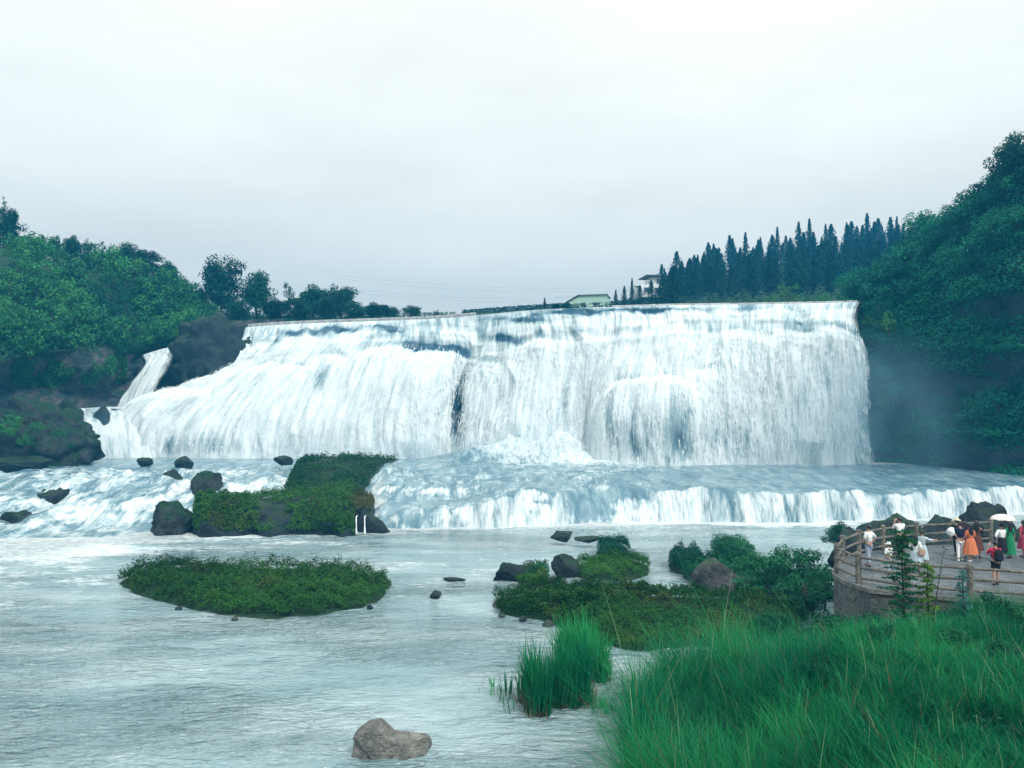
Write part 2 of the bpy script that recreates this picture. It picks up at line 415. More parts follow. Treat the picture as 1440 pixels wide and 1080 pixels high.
LOBES = [(215, 38, 575, 1.3), (290, 52, 545, 1.6), (375, 52, 512, 2.0), (455, 42, 498, 1.7), (530, 46, 488, 2.1), (598, 40, 490, 2.3), (692, 30, 505, 1.5), (752, 42, 478, 1.8), (820, 38, 470, 1.5),
         (925, 64, 532, 2.6), (990, 38, 515, 1.7), (1045, 46, 465, 1.6), (1110, 40, 462, 1.3), (1165, 38, 458, 1.5), (1210, 24, 470, 1.0),
         (420, 60, 464, .8), (520, 55, 462, .8), (620, 50, 458, .8), (700, 50, 449, .9), (790, 55, 441, 1.0), (885, 60, 437, 1.0), (985, 55, 436, .9), (1080, 50, 434, .8), (1170, 45, 433, .8)]
def flow_sheet(name, cols, nu, nv, thin=(), bulge=0.8, top_thin=0.25, base_foam=0.8, seed=0, lobes=(), torn=(1, 1)):
    net = Net(cols)
    G, u, v = net.grid(nu, nv)
    N = grid_normals(G)
    N *= np.where(N[:, :, 1:2] > 0, -1, 1)
    seg_u = np.linalg.norm(np.diff(G[nv // 2], axis=0), axis=1)
    s = np.concatenate([[0], np.cumsum(seg_u)])[None, :].repeat(nv, 0)
    seg_v = np.linalg.norm(np.diff(G, axis=0), axis=2)
    L = np.concatenate([np.zeros((1, nu)), np.cumsum(seg_v, 0)], 0)
    tt = (v / v[-1])[:, None].repeat(nu, 1)
    warp = 1.2 * (fbm(s * .25, L * .15, 2, seed + 40) - .5)
    r1 = 1 - np.abs(2 * fbm(s * .22 + warp, L * .07, 3, seed + 1) - 1)
    r2 = fbm(s * .9 + warp, L * .16, 3, seed + 5) - .5
    r3 = fbm(s * 2.6, L * .5, 3, seed + 9) - .5
    ter = fbm(s * .12 + 4, L * .9, 2, seed + 14) - .5          # ledges across the upper slope
    env = sstep(0.0, 0.08, tt)
    D = env * (bulge * (2.0 * (r1 - .6) + 1.9 * r2) + .16 * r3 + 1.0 * bulge * ter * np.exp(-((tt - .2) / .17) ** 2))
    foam = 0.90 + .5 * (fbm(s * .35 + warp, L * .10, 3, seed + 21) - .5) + .8 * D * .12
    foam -= top_thin * np.exp(-(tt / .10) ** 2)
    foam -= .75 * np.clip(.46 - fbm(s * .18, L * .33, 3, seed + 31), 0, 1) * np.exp(-((tt - .2) / .2) ** 2) * 3
    if len(thin):
        cpx = np.array([[[p[0], p[1], 0] for p in c] for c in cols], float)
        A = catmull(cpx, u); B = catmull(A.transpose(1, 0, 2), v)
        wob = 6 * (fbm(s * .8, L * .3, 2, seed + 51) - .5)
        for (cx, cy, rx, ry, am) in thin:
            g = np.exp(-(((B[..., 0] + wob - cx) / rx) ** 2) - ((B[..., 1] + wob - cy) / ry) ** 2)
            foam -= am * g
            D -= 1.0 * am * g * (ry > 25)
    if len(lobes):
        mid = np.array([c[2][0] for c in cols], float); ui = np.arange(len(cols), dtype=float)
        U = u[None, :].repeat(nv, 0); LD = np.zeros_like(D)
        for (cx, rx, y0, am) in lobes:
            cu = np.interp(cx, mid, ui); ru = max(np.interp(cx + rx, mid, ui) - cu, cu - np.interp(cx - rx, mid, ui)) * 1.15
            q = (U + .25 * (fbm(s * .3, L * .2, 2, int(cx)) - .5) - cu) / ru
            y0w = y0 + 10 * (fbm(s * .25, s * 0 + cx, 2, seed + 3) - .5) + 9 * q * q
            top = np.sqrt(np.clip((B[..., 1] - y0w) / 22, 0, 1))
            LD = np.maximum(LD, am * np.sqrt(np.clip(1 - q * q, 0, 1)) * top)
            inside = np.exp(-(q / .8) ** 4)
            foam -= .34 * inside * np.exp(-((B[..., 1] - y0w - 1) / 5.5) ** 2) * (am > .7)
        crease = sstep(.0, .9, np.abs(np.gradient(LD, axis=1)) * 18)
        D += LD
        foam += .10 * crease
    foam += base_foam * sstep(.93, 1.0, tt) * .6
    edge = np.minimum(np.arange(nu), np.arange(nu)[::-1]) / nu
    mg = 1.6 if bulge > .6 else .7
    veil = np.ones_like(s)
    if torn[0]: veil = np.minimum(veil, sstep(0, mg, s))
    if torn[1]: veil = np.minimum(veil, np.clip((s[:, -1:] - s) / (mg * 3.2 * (.6 + .8 * fbm(L * .3, L * 0 + 1, 3, seed + 5))), 0, 1))
    G = G + N * D[..., None]
    G[..., 0] += (1.6 * bulge * (fbm(L * .25, L * 0 + .5, 4, seed + 77) - .5) * np.exp(-edge / .012)[None, :])
    me = mesh_np(name, G, grid_faces(nv, nu), W_FALL, True, {'foam': np.clip(foam, 0, 1), 'veil': veil}, np.stack([s.ravel(), L.ravel()], 1))
    return link(name, me), G, N, foam

fall, FG, FN, FFOAM = flow_sheet('waterfall', FALL_COLS, 760, 260, THIN, .55, .18, .8, 0, LOBES, (0, 1))
tag(fall, kind='structure')

# loose strands and clots of water thrown clear of the sheet
def strands(name, G, N, n, seed, tmin=.12, size=1.0, fm=None):
    r = np.random.default_rng(seed)
    nv, nu = G.shape[:2]
    i = (r.uniform(tmin, .97, n) * (nv - 3)).astype(int); j = (r.uniform(.01, .99, n) * (nu - 2)).astype(int)
    if fm is not None:
        ok = (fm[i, j] > .45) | (r.uniform(0, 1, n) < .4); i, j = i[ok], j[ok]; n = len(i)
    p = G[i, j] + N[i, j] * r.uniform(.02, .38, (n, 1)) + r.normal(0, .05, (n, 3))
    d = G[np.minimum(i + 3, nv - 1), j] - G[i, j]; d /= np.linalg.norm(d, axis=1, keepdims=True) + 1e-9
    d[:, 2] -= .35; d /= np.linalg.norm(d, axis=1, keepdims=True)
    side = np.cross(d, N[i, j]); side /= np.linalg.norm(side, axis=1, keepdims=True) + 1e-9
    ln = (r.uniform(.2, 1.0, n) ** 1.5 * 1.5 * size)[:, None]; w = (r.uniform(.03, .085, n) * size)[:, None]
    nn = N[i, j] * w * .8
    V = np.stack([p - d * ln * .4, p + side * w, p + nn, p - side * w, p + d * ln * .6], 1)
    b = np.arange(n)[:, None] * 5
    T = np.concatenate([b + np.array([q]) for q in ((0, 1, 2), (0, 2, 3), (4, 2, 1), (4, 3, 2))])
    return mesh_np(name, V, T, SPRAY, True)  # one closed sliver each

_t = NT('white spray')
SPRAY = _t.done(_t.bsdf((0.78, 0.83, 0.83), 0.8, 0.3))
tag(link('water_strands', strands('water_strands', FG, FN, 13000, 3, .30, .75, FFOAM)), kind='stuff')

# ------------------------------------------------------------------ side falls at the left
side_a, GA, NA, _ = flow_sheet('side_waterfall', [
    [(196, 500, 131.5), (200, 514, 129.5), (178, 545, 128.5), (158, 584, 127.3)],
    [(216, 494, 131.8), (212, 510, 129.3), (190, 545, 128), (172, 586, 127)],
    [(240, 487, 132), (228, 506, 129.2), (206, 545, 127.6), (190, 586, 126.6)],
    [(268, 478, 132.5), (250, 500, 129.4), (230, 540, 127.8), (214, 578, 126.6)]], 90, 90,
    [(238, 535, 8, 30, .5)], .35, .1, .8, 60)
tag(side_a, kind='structure')
chute, GB, NB, _ = flow_sheet('white_chute', [
    [(96, 574, 122), (112, 590, 119), (118, 612, 116.5), (116, 648, 115)],
    [(120, 574, 123), (130, 590, 120), (134, 612, 117.5), (134, 650, 116)],
    [(148, 572, 124.5), (154, 588, 121.5), (158, 614, 118.5), (160, 652, 117)],
    [(176, 572, 125.5), (186, 590, 122.5), (190, 616, 119.5), (196, 652, 118)],
    [(206, 570, 126), (216, 592, 123), (222, 618, 120.5), (230, 652, 119)]], 110, 90,
    [(128, 582, 18, 8, .5), (150, 582, 10, 10, .3)], .5, .1, .9, 70)
tag(chute, kind='structure')

sp = [pix(70, 575, 121.5), pix(215, 573, 125.5), pix(235, 566, 133), pix(60, 568, 132)]
zs = float(np.mean([p[2] for p in sp[:2]])); sp = [(p[0], p[1], zs - .1) for p in sp]
tag(link('side_pool', mesh_np('side_pool', sp, [(0, 1, 2, 3)], W_CASC, False, {'foam': np.full(4, .35)})), kind='structure')
# ------------------------------------------------------------------ upper river, plateau
up = []
crest = [c[0] for c in FALL_COLS]
cp = np.array([pix(*c) for c in crest])
dense = catmull(cp, np.linspace(0, len(cp) - 1, 120))
rows = [dense + np.array((0, 0, -.02))]
for k, dy in enumerate((3, 8, 20, 50, 120)):
    q = dense.copy(); q[:, 1] += dy; q[:, 2] = 24.9 - .3 + dense[:, 2] * 0 + (dense[:, 2] - 24.9) * max(0, 1 - dy / 20)
    rows.append(q)
UG = np.array(rows)
tag(link('upper_river', mesh_np('upper_river', UG, grid_faces(6, 120), W_CASC, True, {'foam': np.full(720, .25)})), kind='structure')

# ------------------------------------------------------------------ basin and cascades (one sheet of running water)
def px_at(x, y): return 720 + x / y * F
def cascade_surface():
    xs = np.linspace(-86, 66, 760)
    ys = np.concatenate([np.linspace(58, 70, 60, endpoint=False), np.linspace(70, 84, 120, endpoint=False), np.linspace(84, 126, 130)])
    X, Y = np.meshgrid(xs, ys)
    P = px_at(X, Y)
    wob = fbm(X * .22, Y * .12, 3, 101) - .5
    wob2 = fbm(X * .8, Y * .3, 3, 102) - .5
    # right and middle part
    yb = np.interp(P, [480, 560, 700, 900, 1100, 1300, 1440, 1700], [71.5, 71.3, 73, 74.6, 74.6, 78, 81, 84]) + 3.2 * wob + 1.3 * wob2 - 1.6 * np.abs(2 * fbm(X * .13, X * 0 + 2, 2, 105) - 1)
    zr = 2.75 + .85 * sstep(78, 108, Y)
    e1 = np.interp(P, [480, 700, 900, 1000], [94, 97, 101, 104]) + 5 * wob
    tier = .55 * sstep(760, 620, P)
    zr = zr - .5 * tier + tier * sstep(e1 - 1.6, e1, Y)
    e2 = np.interp(P, [480, 640, 720, 900], [83, 82.5, 79, 77]) + 4 * wob + 1.5 * wob2
    low = .9 * sstep(740, 640, P)
    zr = zr - low * (1 - sstep(e2 - 2.2, e2, Y))
    rough_z = .35 * (fbm(X * .45, Y * .28, 4, 110) - .5) * sstep(104, 88, Y)
    rough_z += sstep(1000, 820, P) * .9 * (.62 - np.abs(2 * fbm(X * .18, Y * .22, 3, 112) - 1)) * sstep(100, 90, Y) * sstep(74, 82, Y)
    rough_z += sstep(760, 600, P) * .55 * (fbm(X * .5, Y * .4, 3, 111) - .5) * sstep(98, 88, Y)
    zr = zr + rough_z + 1.5 * (fbm(X * .13, X * 0 + 7, 3, 106) - .5) * sstep(90, 78, Y)
    dw = 1.2 + 8.5 * np.clip(fbm(X * .11, Y * 0 + 3, 2, 103) - .40, 0, 1)
    drop = .62 * sstep(yb + .1, yb + dw * .8, Y) + .38 * sstep(yb + dw * .5, yb + dw * 1.35, Y)
    zr = zr * drop - .5 * (1 - drop) + .5 * (fbm(X * 1.1, Y * .35, 3, 104) - .5) * sstep(yb, yb + 1, Y) * sstep(yb + 6, yb + 2, Y)
    # left rapids
    el = 101 + 5 * wob
    em = np.interp(P, [-200, 0, 120, 240, 400, 500], [80, 79, 82, 80, 84, 86]) + 9 * wob + 3 * wob2
    ee = np.interp(P, [-200, 0, 150, 250, 330, 500], [60, 62.5, 65, 69.5, 71, 71]) + 2 * wob
    zl = 1.35 * sstep(ee, em - 3, Y) + 1.45 * sstep(em - 4.5, em + 1, Y) + .45 * sstep(el - 3, el, Y) + .35 * sstep(el, 108, Y)
    hump = 1 - np.abs(2 * fbm(X * .16, Y * .10, 3, 120) - 1)
    mid = sstep(ee - 1, ee + 6, Y) * sstep(104, 97, Y)
    zl = zl + mid * (1.7 * (hump - .62) + .9 * (fbm(X * .55, Y * .3, 3, 121) - .5)) - .45 * (1 - sstep(ee - 1, ee + 1.5, Y))
    wL = sstep(545, 490, P)
    Z = zr * (1 - wL) + zl * wL
    Z = np.where(Y > 108, np.minimum(Z, 3.62), Z)
    Z += .06 * (fbm(X * 1.6, Y * .9, 3, 130) - .5)
    Z -= 1.5 * sstep(385, 420, P) * sstep(545, 505, P) * sstep(72, 80, Y) * sstep(106, 99, Y)
    gy = np.gradient(Z, axis=0) / np.gradient(Y, axis=0)
    gx = np.gradient(Z, axis=1) / np.gradient(X, axis=1)
    slope = np.sqrt(gx ** 2 + gy ** 2)
    foam = .10 + (.68 + 1.7 * (fbm(X * .45, Y * .1, 3, 141) - .5)) * sstep(.30, 1.15, slope)
    # water stays white for a way below each drop
    acc = np.zeros(X.shape[1]); tail = np.zeros_like(Z)
    dyv = np.abs(np.gradient(ys))
    for i in range(len(ys) - 1, -1, -1):
        acc = np.maximum(acc * math.exp(-dyv[i] / 3.5), np.clip(slope[i] * 1.1, 0, 1) * .8)
        tail[i] = acc
    foam += sstep(980, 800, P) * .30 * sstep(.40, .62, fbm(X * .25, Y * .5, 4, 142)) * sstep(108, 100, Y)
    foam = np.maximum(foam, tail * (.55 + .9 * (fbm(X * .3, Y * .2, 3, 140) - .5)))
    foam += wL * mid * .14
    # white water under the main fall
    basey = np.interp(P, [100, 200, 480, 640, 740, 860, 950, 1060, 1230, 1300], [116, 120, 117.5, 117, 112.5, 108, 105, 105, 105, 105])
    d = basey - Y
    foam += .9 * np.exp(-np.clip(d, 0, 99) / np.interp(P, [100, 600, 700, 860, 960, 1230, 1300], [1.0, 1.0, 7, 8, 2.5, 1.5, 1.0]))
    mound = np.exp(-np.abs((P - 770) / 95) ** 2.6) * np.exp(-((Y - 111) / 5.0) ** 2)
    m2 = np.exp(-((P - 660) / 55) ** 2) * np.exp(-((Y - 111) / 5) ** 2)
    Z += 3.7 * mound * (.8 + 1.1 * (fbm(X * .3, Y * .25, 4, 150) - .5)) + 1.2 * m2
    foam += 1.3 * mound - .3 * m2
    # glassy lips just before the last drop
    lip = np.exp(-((Y - yb - 3.4) / 1.6) ** 2) * sstep(700, 880, P) * sstep(1130, 1080, P)
    foam -= .8 * lip
    return X, Y, Z, np.clip(foam, 0, 1), yb, ee, wL
CX, CY, CZS, CF, CYB, CEE, CWL = cascade_surface()
cas = link('cascade_water', mesh_np('cascade_water', np.stack([CX, CY, CZS], -1), grid_faces(*CX.shape), W_CASC, True, {'foam': CF}))
tag(cas, kind='structure')

# ------------------------------------------------------------------ pool
def pool():
    xs = np.linspace(-95, 75, 440)
    ys = np.concatenate([np.linspace(-40, 14, 20, endpoint=False), np.linspace(14, 90, 360)])
    X, Y = np.meshgrid(xs, ys)
    P = px_at(X, np.maximum(Y, 5))
    base = np.interp(P, [-200, 0, 150, 250, 330, 480, 560, 700, 900, 1100, 1300, 1440, 1700], [60, 62.5, 65, 69.5, 68, 68, 71.3, 73, 74.6, 74.6, 78, 81, 84])
    d = np.clip(base - Y, 0, 200)
    n = fbm(X * .12, Y * .3, 4, 200)
    left = sstep(420, 120, P)
    foam = .10 + .80 * np.exp(-d / ((2.2 + 4.0 * left) * (.4 + 1.3 * n))) + .55 * np.exp(-d / 14) * (n - .35) + .25 * left * np.exp(-d / 25) * (n > .5)
    foam += .22 * sstep(.56, .7, fbm(X * .07, Y * .22, 3, 210)) * sstep(30, 60, Y)
    Z = .10 * (fbm(X * .35, Y * .8, 3, 220) - .5) + .5 * left * np.exp(-d / 4) * (n - .3) + .05 * (fbm(X * 1.2, Y * 2.2, 2, 230) - .5)
    return mesh_np('river', np.stack([X, Y, Z], -1), grid_faces(*X.shape), W_RIVER, True, {'foam': np.clip(foam, 0, 1)})
tag(link('river', pool()), kind='structure')

# ------------------------------------------------------------------ vegetation builders
def leaf_quads(c, n, size, aspect=.55, rng=RNG):
    """folded leaf quads at centres c with rough normals n"""
    k = len(c)
    n = n + rng.normal(0, .45, (k, 3)); n /= np.linalg.norm(n, axis=1, keepdims=True) + 1e-9
    t = np.cross(n, rng.normal(0, 1, (k, 3))); t /= np.linalg.norm(t, axis=1, keepdims=True) + 1e-9
    b = np.cross(n, t)
    s = (size * rng.uniform(.6, 1.35, k))[:, None] if np.ndim(size) == 0 else (size * rng.uniform(.6, 1.35, k))[:, None]
    V = np.stack([c - t * s * .5, c + b * s * aspect * .5 + n * s * .08, c + t * s * .5 - n * s * .06, c - b * s * aspect * .5 + n * s * .08], 1)
    return V

def quad_mesh(name, V, mat, tint):
    k = len(V)
    return mesh_np(name, V, np.arange(k * 4).reshape(k, 4), mat, False, {'tint': np.repeat(tint, 4)})

def tubes(name, paths, mat, sides=6):
    """paths: list of (points, radii) -> one mesh of tapered tubes"""
    VV, FF, base = [], [], 0
    for pts, rad in paths:
        pts = np.asarray(pts, float); m = len(pts)
        d = np.gradient(pts, axis=0); d /= np.linalg.norm(d, axis=1, keepdims=True) + 1e-9
        up = np.where(np.abs(d[:, 2:3]) > .9, np.array([[1., 0, 0]]), np.array([[0, 0, 1.]]))
        a = np.cross(d, up); a /= np.linalg.norm(a, axis=1, keepdims=True) + 1e-9
        b = np.cross(d, a)
        th = np.linspace(0, 2 * np.pi, sides, endpoint=False)
        R = np.asarray(rad, float)[:, None, None]
        ring = pts[:, None] + R * (a[:, None] * np.cos(th)[None, :, None] + b[:, None] * np.sin(th)[None, :, None])
        VV.append(ring.reshape(-1, 3)); FF.append(grid_faces(m, sides, True) + base); base += m * sides
    return mesh_np(name, np.concatenate(VV), np.concatenate(FF), mat, True)

def crown_leaves(rng, clumps, radii, per, size):
    C, Nn, T = [], [], []
    for (c, r) in zip(clumps, radii):
        k = int(per * (r ** 2)) + 8
        d = rng.normal(0, 1, (k, 3)); d /= np.linalg.norm(d, axis=1, keepdims=True)
        rr = r * (rng.uniform(.25, 1.0, k) ** .45)[:, None] * (1 + .25 * rng.normal(0, 1, (k, 1)) * .6)
        p = c + d * rr * np.array((1, 1, .72))
        C.append(p); Nn.append(d * .6 + np.array((0, 0, .55))); T.append(np.clip(.45 + .22 * d[:, 2] * 0 + rng.normal(0, .2, k) + rng.normal(0, .16), 0, 1))
    C, Nn, T = np.concatenate(C), np.concatenate(Nn), np.concatenate(T)
    return leaf_quads(C, Nn, size, .6, rng), T

def make_broadleaf(seed, h, w, mat, size, per=60, nclump=26, trunk_frac=.3, name='tree'):
    """returns (crown mesh, trunk mesh) of a tree standing at the origin"""
    r = np.random.default_rng(seed)
    cl, ra = [], []
    cz = h * (trunk_frac + (1 - trunk_frac) / 2); hz = h * (1 - trunk_frac) / 2
    for i in range(nclump):
        d = r.normal(0, 1, 3); d /= np.linalg.norm(d)
        q = r.uniform(.35, .85)
        lop = 1 + .25 * math.sin(3 * math.atan2(d[1], d[0]) + seed)
        cl.append(np.array((d[0] * q * w * lop, d[1] * q * w * lop, cz + d[2] * q * hz)))
        ra.append(r.uniform(.24, .42) * min(w, hz) * 1.15)
    V, T = crown_leaves(r, cl, ra, per / (size * size) * .06, size)
    crown = quad_mesh('crown', V, mat, T)
    lean = r.normal(0, .04 * h, 2)
    top = np.array((lean[0], lean[1], h * .8))
    paths = [([np.zeros(3) - (0, 0, .4), top * .35 + r.normal(0, .03 * h, 3) * (1, 1, 0), top * .7, top], [h * .028, h * .022, h * .014, h * .005])]
    for i in r.choice(nclump, min(9, nclump), replace=False):
        z0 = r.uniform(.3, .7); s = top * z0
        paths.append(([s, (s + cl[i]) / 2 + np.array((0, 0, -.03 * h)), cl[i]], [h * .012, h * .008, h * .003]))
    return crown, tubes('trunk', paths, BARK)

def make_spire(seed, h, w, mat, size=.5):
    r = np.random.default_rng(seed)
    k = 900
    t = r.uniform(0.06, 1, k) ** .85
    prof = w * np.sin(np.pi * np.clip(t, 0, 1) ** .62) ** .8 * (1 - .55 * t) * 1.25 + .08
    th = r.uniform(0, 2 * np.pi, k)
    lump = 1 + .3 * np.sin(th * 3 + t * 19 + seed) + .2 * np.sin(th * 5 - t * 31)
    rr = prof * lump * r.uniform(.35, 1.05, k)
    c = np.stack([np.cos(th) * rr, np.sin(th) * rr, t * h], 1)
    n = np.stack([np.cos(th), np.sin(th), np.full(k, .5)], 1)
    V = leaf_quads(c, n, size, .5, r)
    crown = quad_mesh('crown', V, mat, np.clip(r.normal(.5, .22, k), 0, 1))
    trunk = tubes('trunk', [([(0, 0, -.5), (0, 0, h * .5), (0, 0, h * .93)], [.22, .14, .03])], BARK, 6)
    return crown, trunk

def plant_tree(name, protos, loc, sc, rz, label, cat, group, lean=0.0):
    o = bpy.data.objects.new(name, None); COL.objects.link(o)
    o.location = [float(v) for v in loc]; o.rotation_euler = (lean, 0, rz)
    o.scale = sc if hasattr(sc, '__len__') else (sc, sc, sc)
    tag(o, label, cat, group)
    for nm, me in zip(('crown', 'trunk'), protos):
        link(nm, me, o)
    return o

BROAD = [make_broadleaf(20 + i, 9, 3.4, L_TREE, .40, 190, 46, .08) for i in range(4)]
BUSH = [make_broadleaf(40 + i, 4.2, 2.7, L_HILL, .34, 95, 24, .02) for i in range(5)]
BUSHB = [make_broadleaf(50 + i, 4.2, 2.7, L_BRIGHT, .36, 55, 20, .02) for i in range(2)]
CLIFFB = [make_broadleaf(60 + i, 4.4, 2.8, L_CLIFF, .28, 75, 24, .02) for i in range(5)]
SLIM = [make_broadleaf(70 + i, 11, 2.0, L_TREE, .40, 130, 34, .06) for i in range(3)]
SPIRE = [make_spire(80 + i, 10, (1.25, 1.5, 1.0, 1.7)[i], L_CONE) for i in range(4)]

def hill(name, cols, nu, nv, mat, amp=1.2, seed=0):
    net = Net(cols)
    G, u, v = net.grid(nu, nv)
    G[..., 2] += amp * (fbm(G[..., 0] * .15, G[..., 1] * .15, 4, seed) - .5) * 2
    tag(link(name, mesh_np(name, G, grid_faces(nv, nu), mat)), kind='structure')
    return net

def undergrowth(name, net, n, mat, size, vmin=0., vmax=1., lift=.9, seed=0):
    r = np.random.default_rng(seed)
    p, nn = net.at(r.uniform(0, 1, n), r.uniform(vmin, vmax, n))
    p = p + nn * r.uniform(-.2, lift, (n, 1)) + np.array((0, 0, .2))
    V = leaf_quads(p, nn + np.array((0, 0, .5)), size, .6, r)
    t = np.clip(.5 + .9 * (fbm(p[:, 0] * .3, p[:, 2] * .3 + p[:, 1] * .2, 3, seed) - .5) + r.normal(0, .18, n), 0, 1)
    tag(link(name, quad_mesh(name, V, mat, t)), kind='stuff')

# ------------------------------------------------------------------ left hillside
HL = hill('left_hillside', [
    [(-420, 640, 70), (-420, 480, 85), (-420, 330, 110), (-420, 220, 140), (-420, 260, 190)],
    [(-200, 600, 98), (-200, 480, 108), (-200, 380, 122), (-200, 285, 142), (-200, 330, 190)],
    [(0, 512, 112), (0, 470, 116), (0, 410, 126), (0, 348, 142), (0, 380, 190)],
    [(100, 492, 119), (100, 468, 123), (100, 420, 132), (100, 372, 146), (100, 400, 190)],
    [(190, 496, 130), (190, 478, 133), (190, 435, 140), (190, 385, 150), (190, 410, 190)],
    [(250, 482, 133), (255, 470, 138), (258, 450, 146), (258, 415, 154), (258, 430, 190)],
    [(300, 468, 137), (300, 462, 142), (300, 452, 150), (300, 438, 158), (300, 445, 190)],
    [(360, 460, 142), (360, 456, 147), (360, 450, 156), (360, 446, 166), (360, 450, 195)],
    [(480, 456, 146), (480, 453, 152), (480, 449, 162), (480, 447, 172), (480, 450, 200)],
    [(640, 454, 156), (640, 450, 162), (640, 446.5, 172), (640, 445.5, 182), (640, 448, 210)]], 120, 60, SOIL, .6, 300)
undergrowth('left_undergrowth', HL, 26000, L_TREE, .5, 0, .8, .9, 310)  # darker leaf colour puts the shade between the bushes into the undergrowth
r = np.random.default_rng(320)
us, vs = [], []
k = 0
while k < 185:
    u, v = r.uniform(.18, .66), r.uniform(.0, .78)
    us.append(u); vs.append(v); k += 1
pts, _n = HL.at(np.array(us), np.array(vs))
for i, p in enumerate(pts):
    bright = r.uniform() < .18
    pr = BUSHB[i % 2] if bright else BUSH[i % 5]
    s = r.uniform(.6, 1.45)
    if bright:
        plant_tree('hillside_shrub', pr, p + (0, 0, -.5), s * .8, r.uniform(0, 6.28), 'yellow-green shrub among darker growth on the hillside left of the waterfall', 'shrub', 'yellow-green shrubs on the left hillside')
    else:
        plant_tree('hillside_bush', pr, p + (0, 0, -.6), (s, s, s * r.uniform(.8, 1.25)), r.uniform(0, 6.28), 'rounded dark green bush on the hillside left of the waterfall', 'bush', 'bushes on the left hillside')

# trees along the far bank behind the left crest
BANK_TREES = [  # px, py of foot, Y, height m, proto, width factor, label
    (309, 447, 150, 12.6, 'b0', .80, 'tall full-crowned tree standing above the left crest beside a slightly smaller one'),
    (362, 449, 152, 10.4, 'b1', .85, 'dark broad tree right of the tallest tree above the left crest'),
    (405, 449, 156, 8.6, 's0', .80, 'slim pointed tree between the dark broad tree and the bushy row above the crest'),
    (440, 450, 156, 8.0, 'b2', 1.1, 'bushy green tree in the row above the left crest'),
    (478, 450, 158, 8.2, 'b3', .9, 'feathery tree rising highest from the low row above the left crest'),
    (335, 452, 148, 5.0, 'b3', 1.2, 'low bushy tree in the gap between the two tallest trees above the crest'),
    (385, 452, 148, 5.2, 'b2', 1.3, 'low spreading tree under the slim pointed tree above the crest'),
    (420, 453, 148, 5.2, 'b1', 1.3, 'low rounded tree in front of the bushy row above the crest'),
    (462, 453, 150, 5.0, 'b0', 1.4, 'wide dark tree in front of the feathery tree above the crest'),
    (500, 452, 154, 4.6, 'b1', 1.4, 'rounded dark tree just right of the feathery tree above the crest'),
    (525, 450, 158, 4.2, 'b2', 1.5, 'squat dark tree in the shrinking end of the row above the crest'),
    (548, 449, 160, 3.6, 'b3', 1.5, 'small rounded tree near the end of the row above the crest'),
    (580, 447, 164, 3.0, 'b0', 1.7, 'small domed tree next to last in the row above the crest'),
    (614, 446, 170, 2.2, 's1', 1.6, 'tiny pointed tree ending the row above the crest'),
    (14, 352, 142, 8.5, 'b1', .7, 'tall tree on the top of the left hill'), (4, 350, 142, 10.5, 's2', .45, 'thin spindly tree poking above the left hilltop'),
    (60, 362, 145, 5.2, 's0', .6, 'thin pointed tree on the left hill ridge'), (79, 363, 145, 5.4, 's1', .55, 'spindly young tree on the left hill ridge beside the thin pointed one'),
    (103, 365, 146, 5.2, 'b2', .8, 'small rounded tree on the left hill ridge'), (122, 368, 147, 5.0, 's2', .9, 'dark upright tree on the left hill ridge'),
    (145, 372, 148, 5.2, 's0', .8, 'slender tree on the left hill ridge beside the dark upright one'), (182, 384, 150, 6.2, 'b0', 1.1, 'rounded leafy tree on the falling ridge of the left hill'),
    (208, 392, 151, 6.2, 'b1', 1.1, 'broad leafy tree lower on the falling ridge of the left hill'), (236, 405, 153, 6.0, 'b2', .9, 'dark leafy tree at the lower end of the left hill ridge'),
    (252, 420, 153, 5.4, 'b3', 1.0, 'dark low tree ending the left hill ridge'),
]
for (px, py, Y, h, pr, wf, lab) in BANK_TREES:
    p = pix(px, py, Y)
    protos = BROAD[int(pr[1])] if pr[0] == 'b' else SLIM[int(pr[1])]
    s = h / (9.0 if pr[0] == 'b' else 11.0)
    plant_tree('broadleaf_tree' if pr[0] == 'b' else 'slender_tree', protos, p + (0, 0, -.3), (s * wf, s * wf, s), random.uniform(0, 6.28), lab, 'tree', 'trees above the left bank')

# ------------------------------------------------------------------ right hill with cypresses
HR = hill('right_hill', [
    [(650, 446, 150), (650, 444, 170), (650, 443, 200), (650, 443, 240), (650, 446, 300)],
    [(760, 440, 140), (760, 437, 160), (760, 435, 190), (760, 434, 235), (760, 437, 300)],
    [(860, 436, 135), (860, 434, 155), (865, 431, 185), (870, 428, 230), (870, 432, 300)],
    [(960, 434, 130), (960, 430, 150), (962, 418, 185), (965, 404, 230), (965, 410, 300)],
    [(1060, 433, 126), (1060, 427, 146), (1062, 404, 185), (1062, 378, 232), (1062, 385, 300)],
    [(1160, 432, 122), (1160, 424, 142), (1160, 394, 182), (1160, 360, 234), (1160, 370, 300)],
    [(1260, 430, 118), (1260, 420, 140), (1260, 388, 180), (1260, 350, 236), (1260, 360, 300)],
    [(1400, 428, 114), (1400, 416, 138), (1400, 380, 180), (1400, 340, 238), (1400, 350, 300)],
    [(1700, 420, 110), (1700, 405, 138), (1700, 360, 180), (1700, 320, 238), (1700, 330, 300)]], 110, 50, SOIL, .8, 400)
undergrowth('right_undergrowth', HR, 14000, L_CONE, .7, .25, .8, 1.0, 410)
r = np.random.default_rng(420)
us, vs = r.uniform(.33, .80, 190), r.uniform(.36, .76, 190)
ridge_u, ridge_v = np.linspace(.31, .80, 52), .74 + r.normal(0, .01, 52)
pts, _n = HR.at(np.concatenate([us, ridge_u]), np.concatenate([vs, ridge_v]))
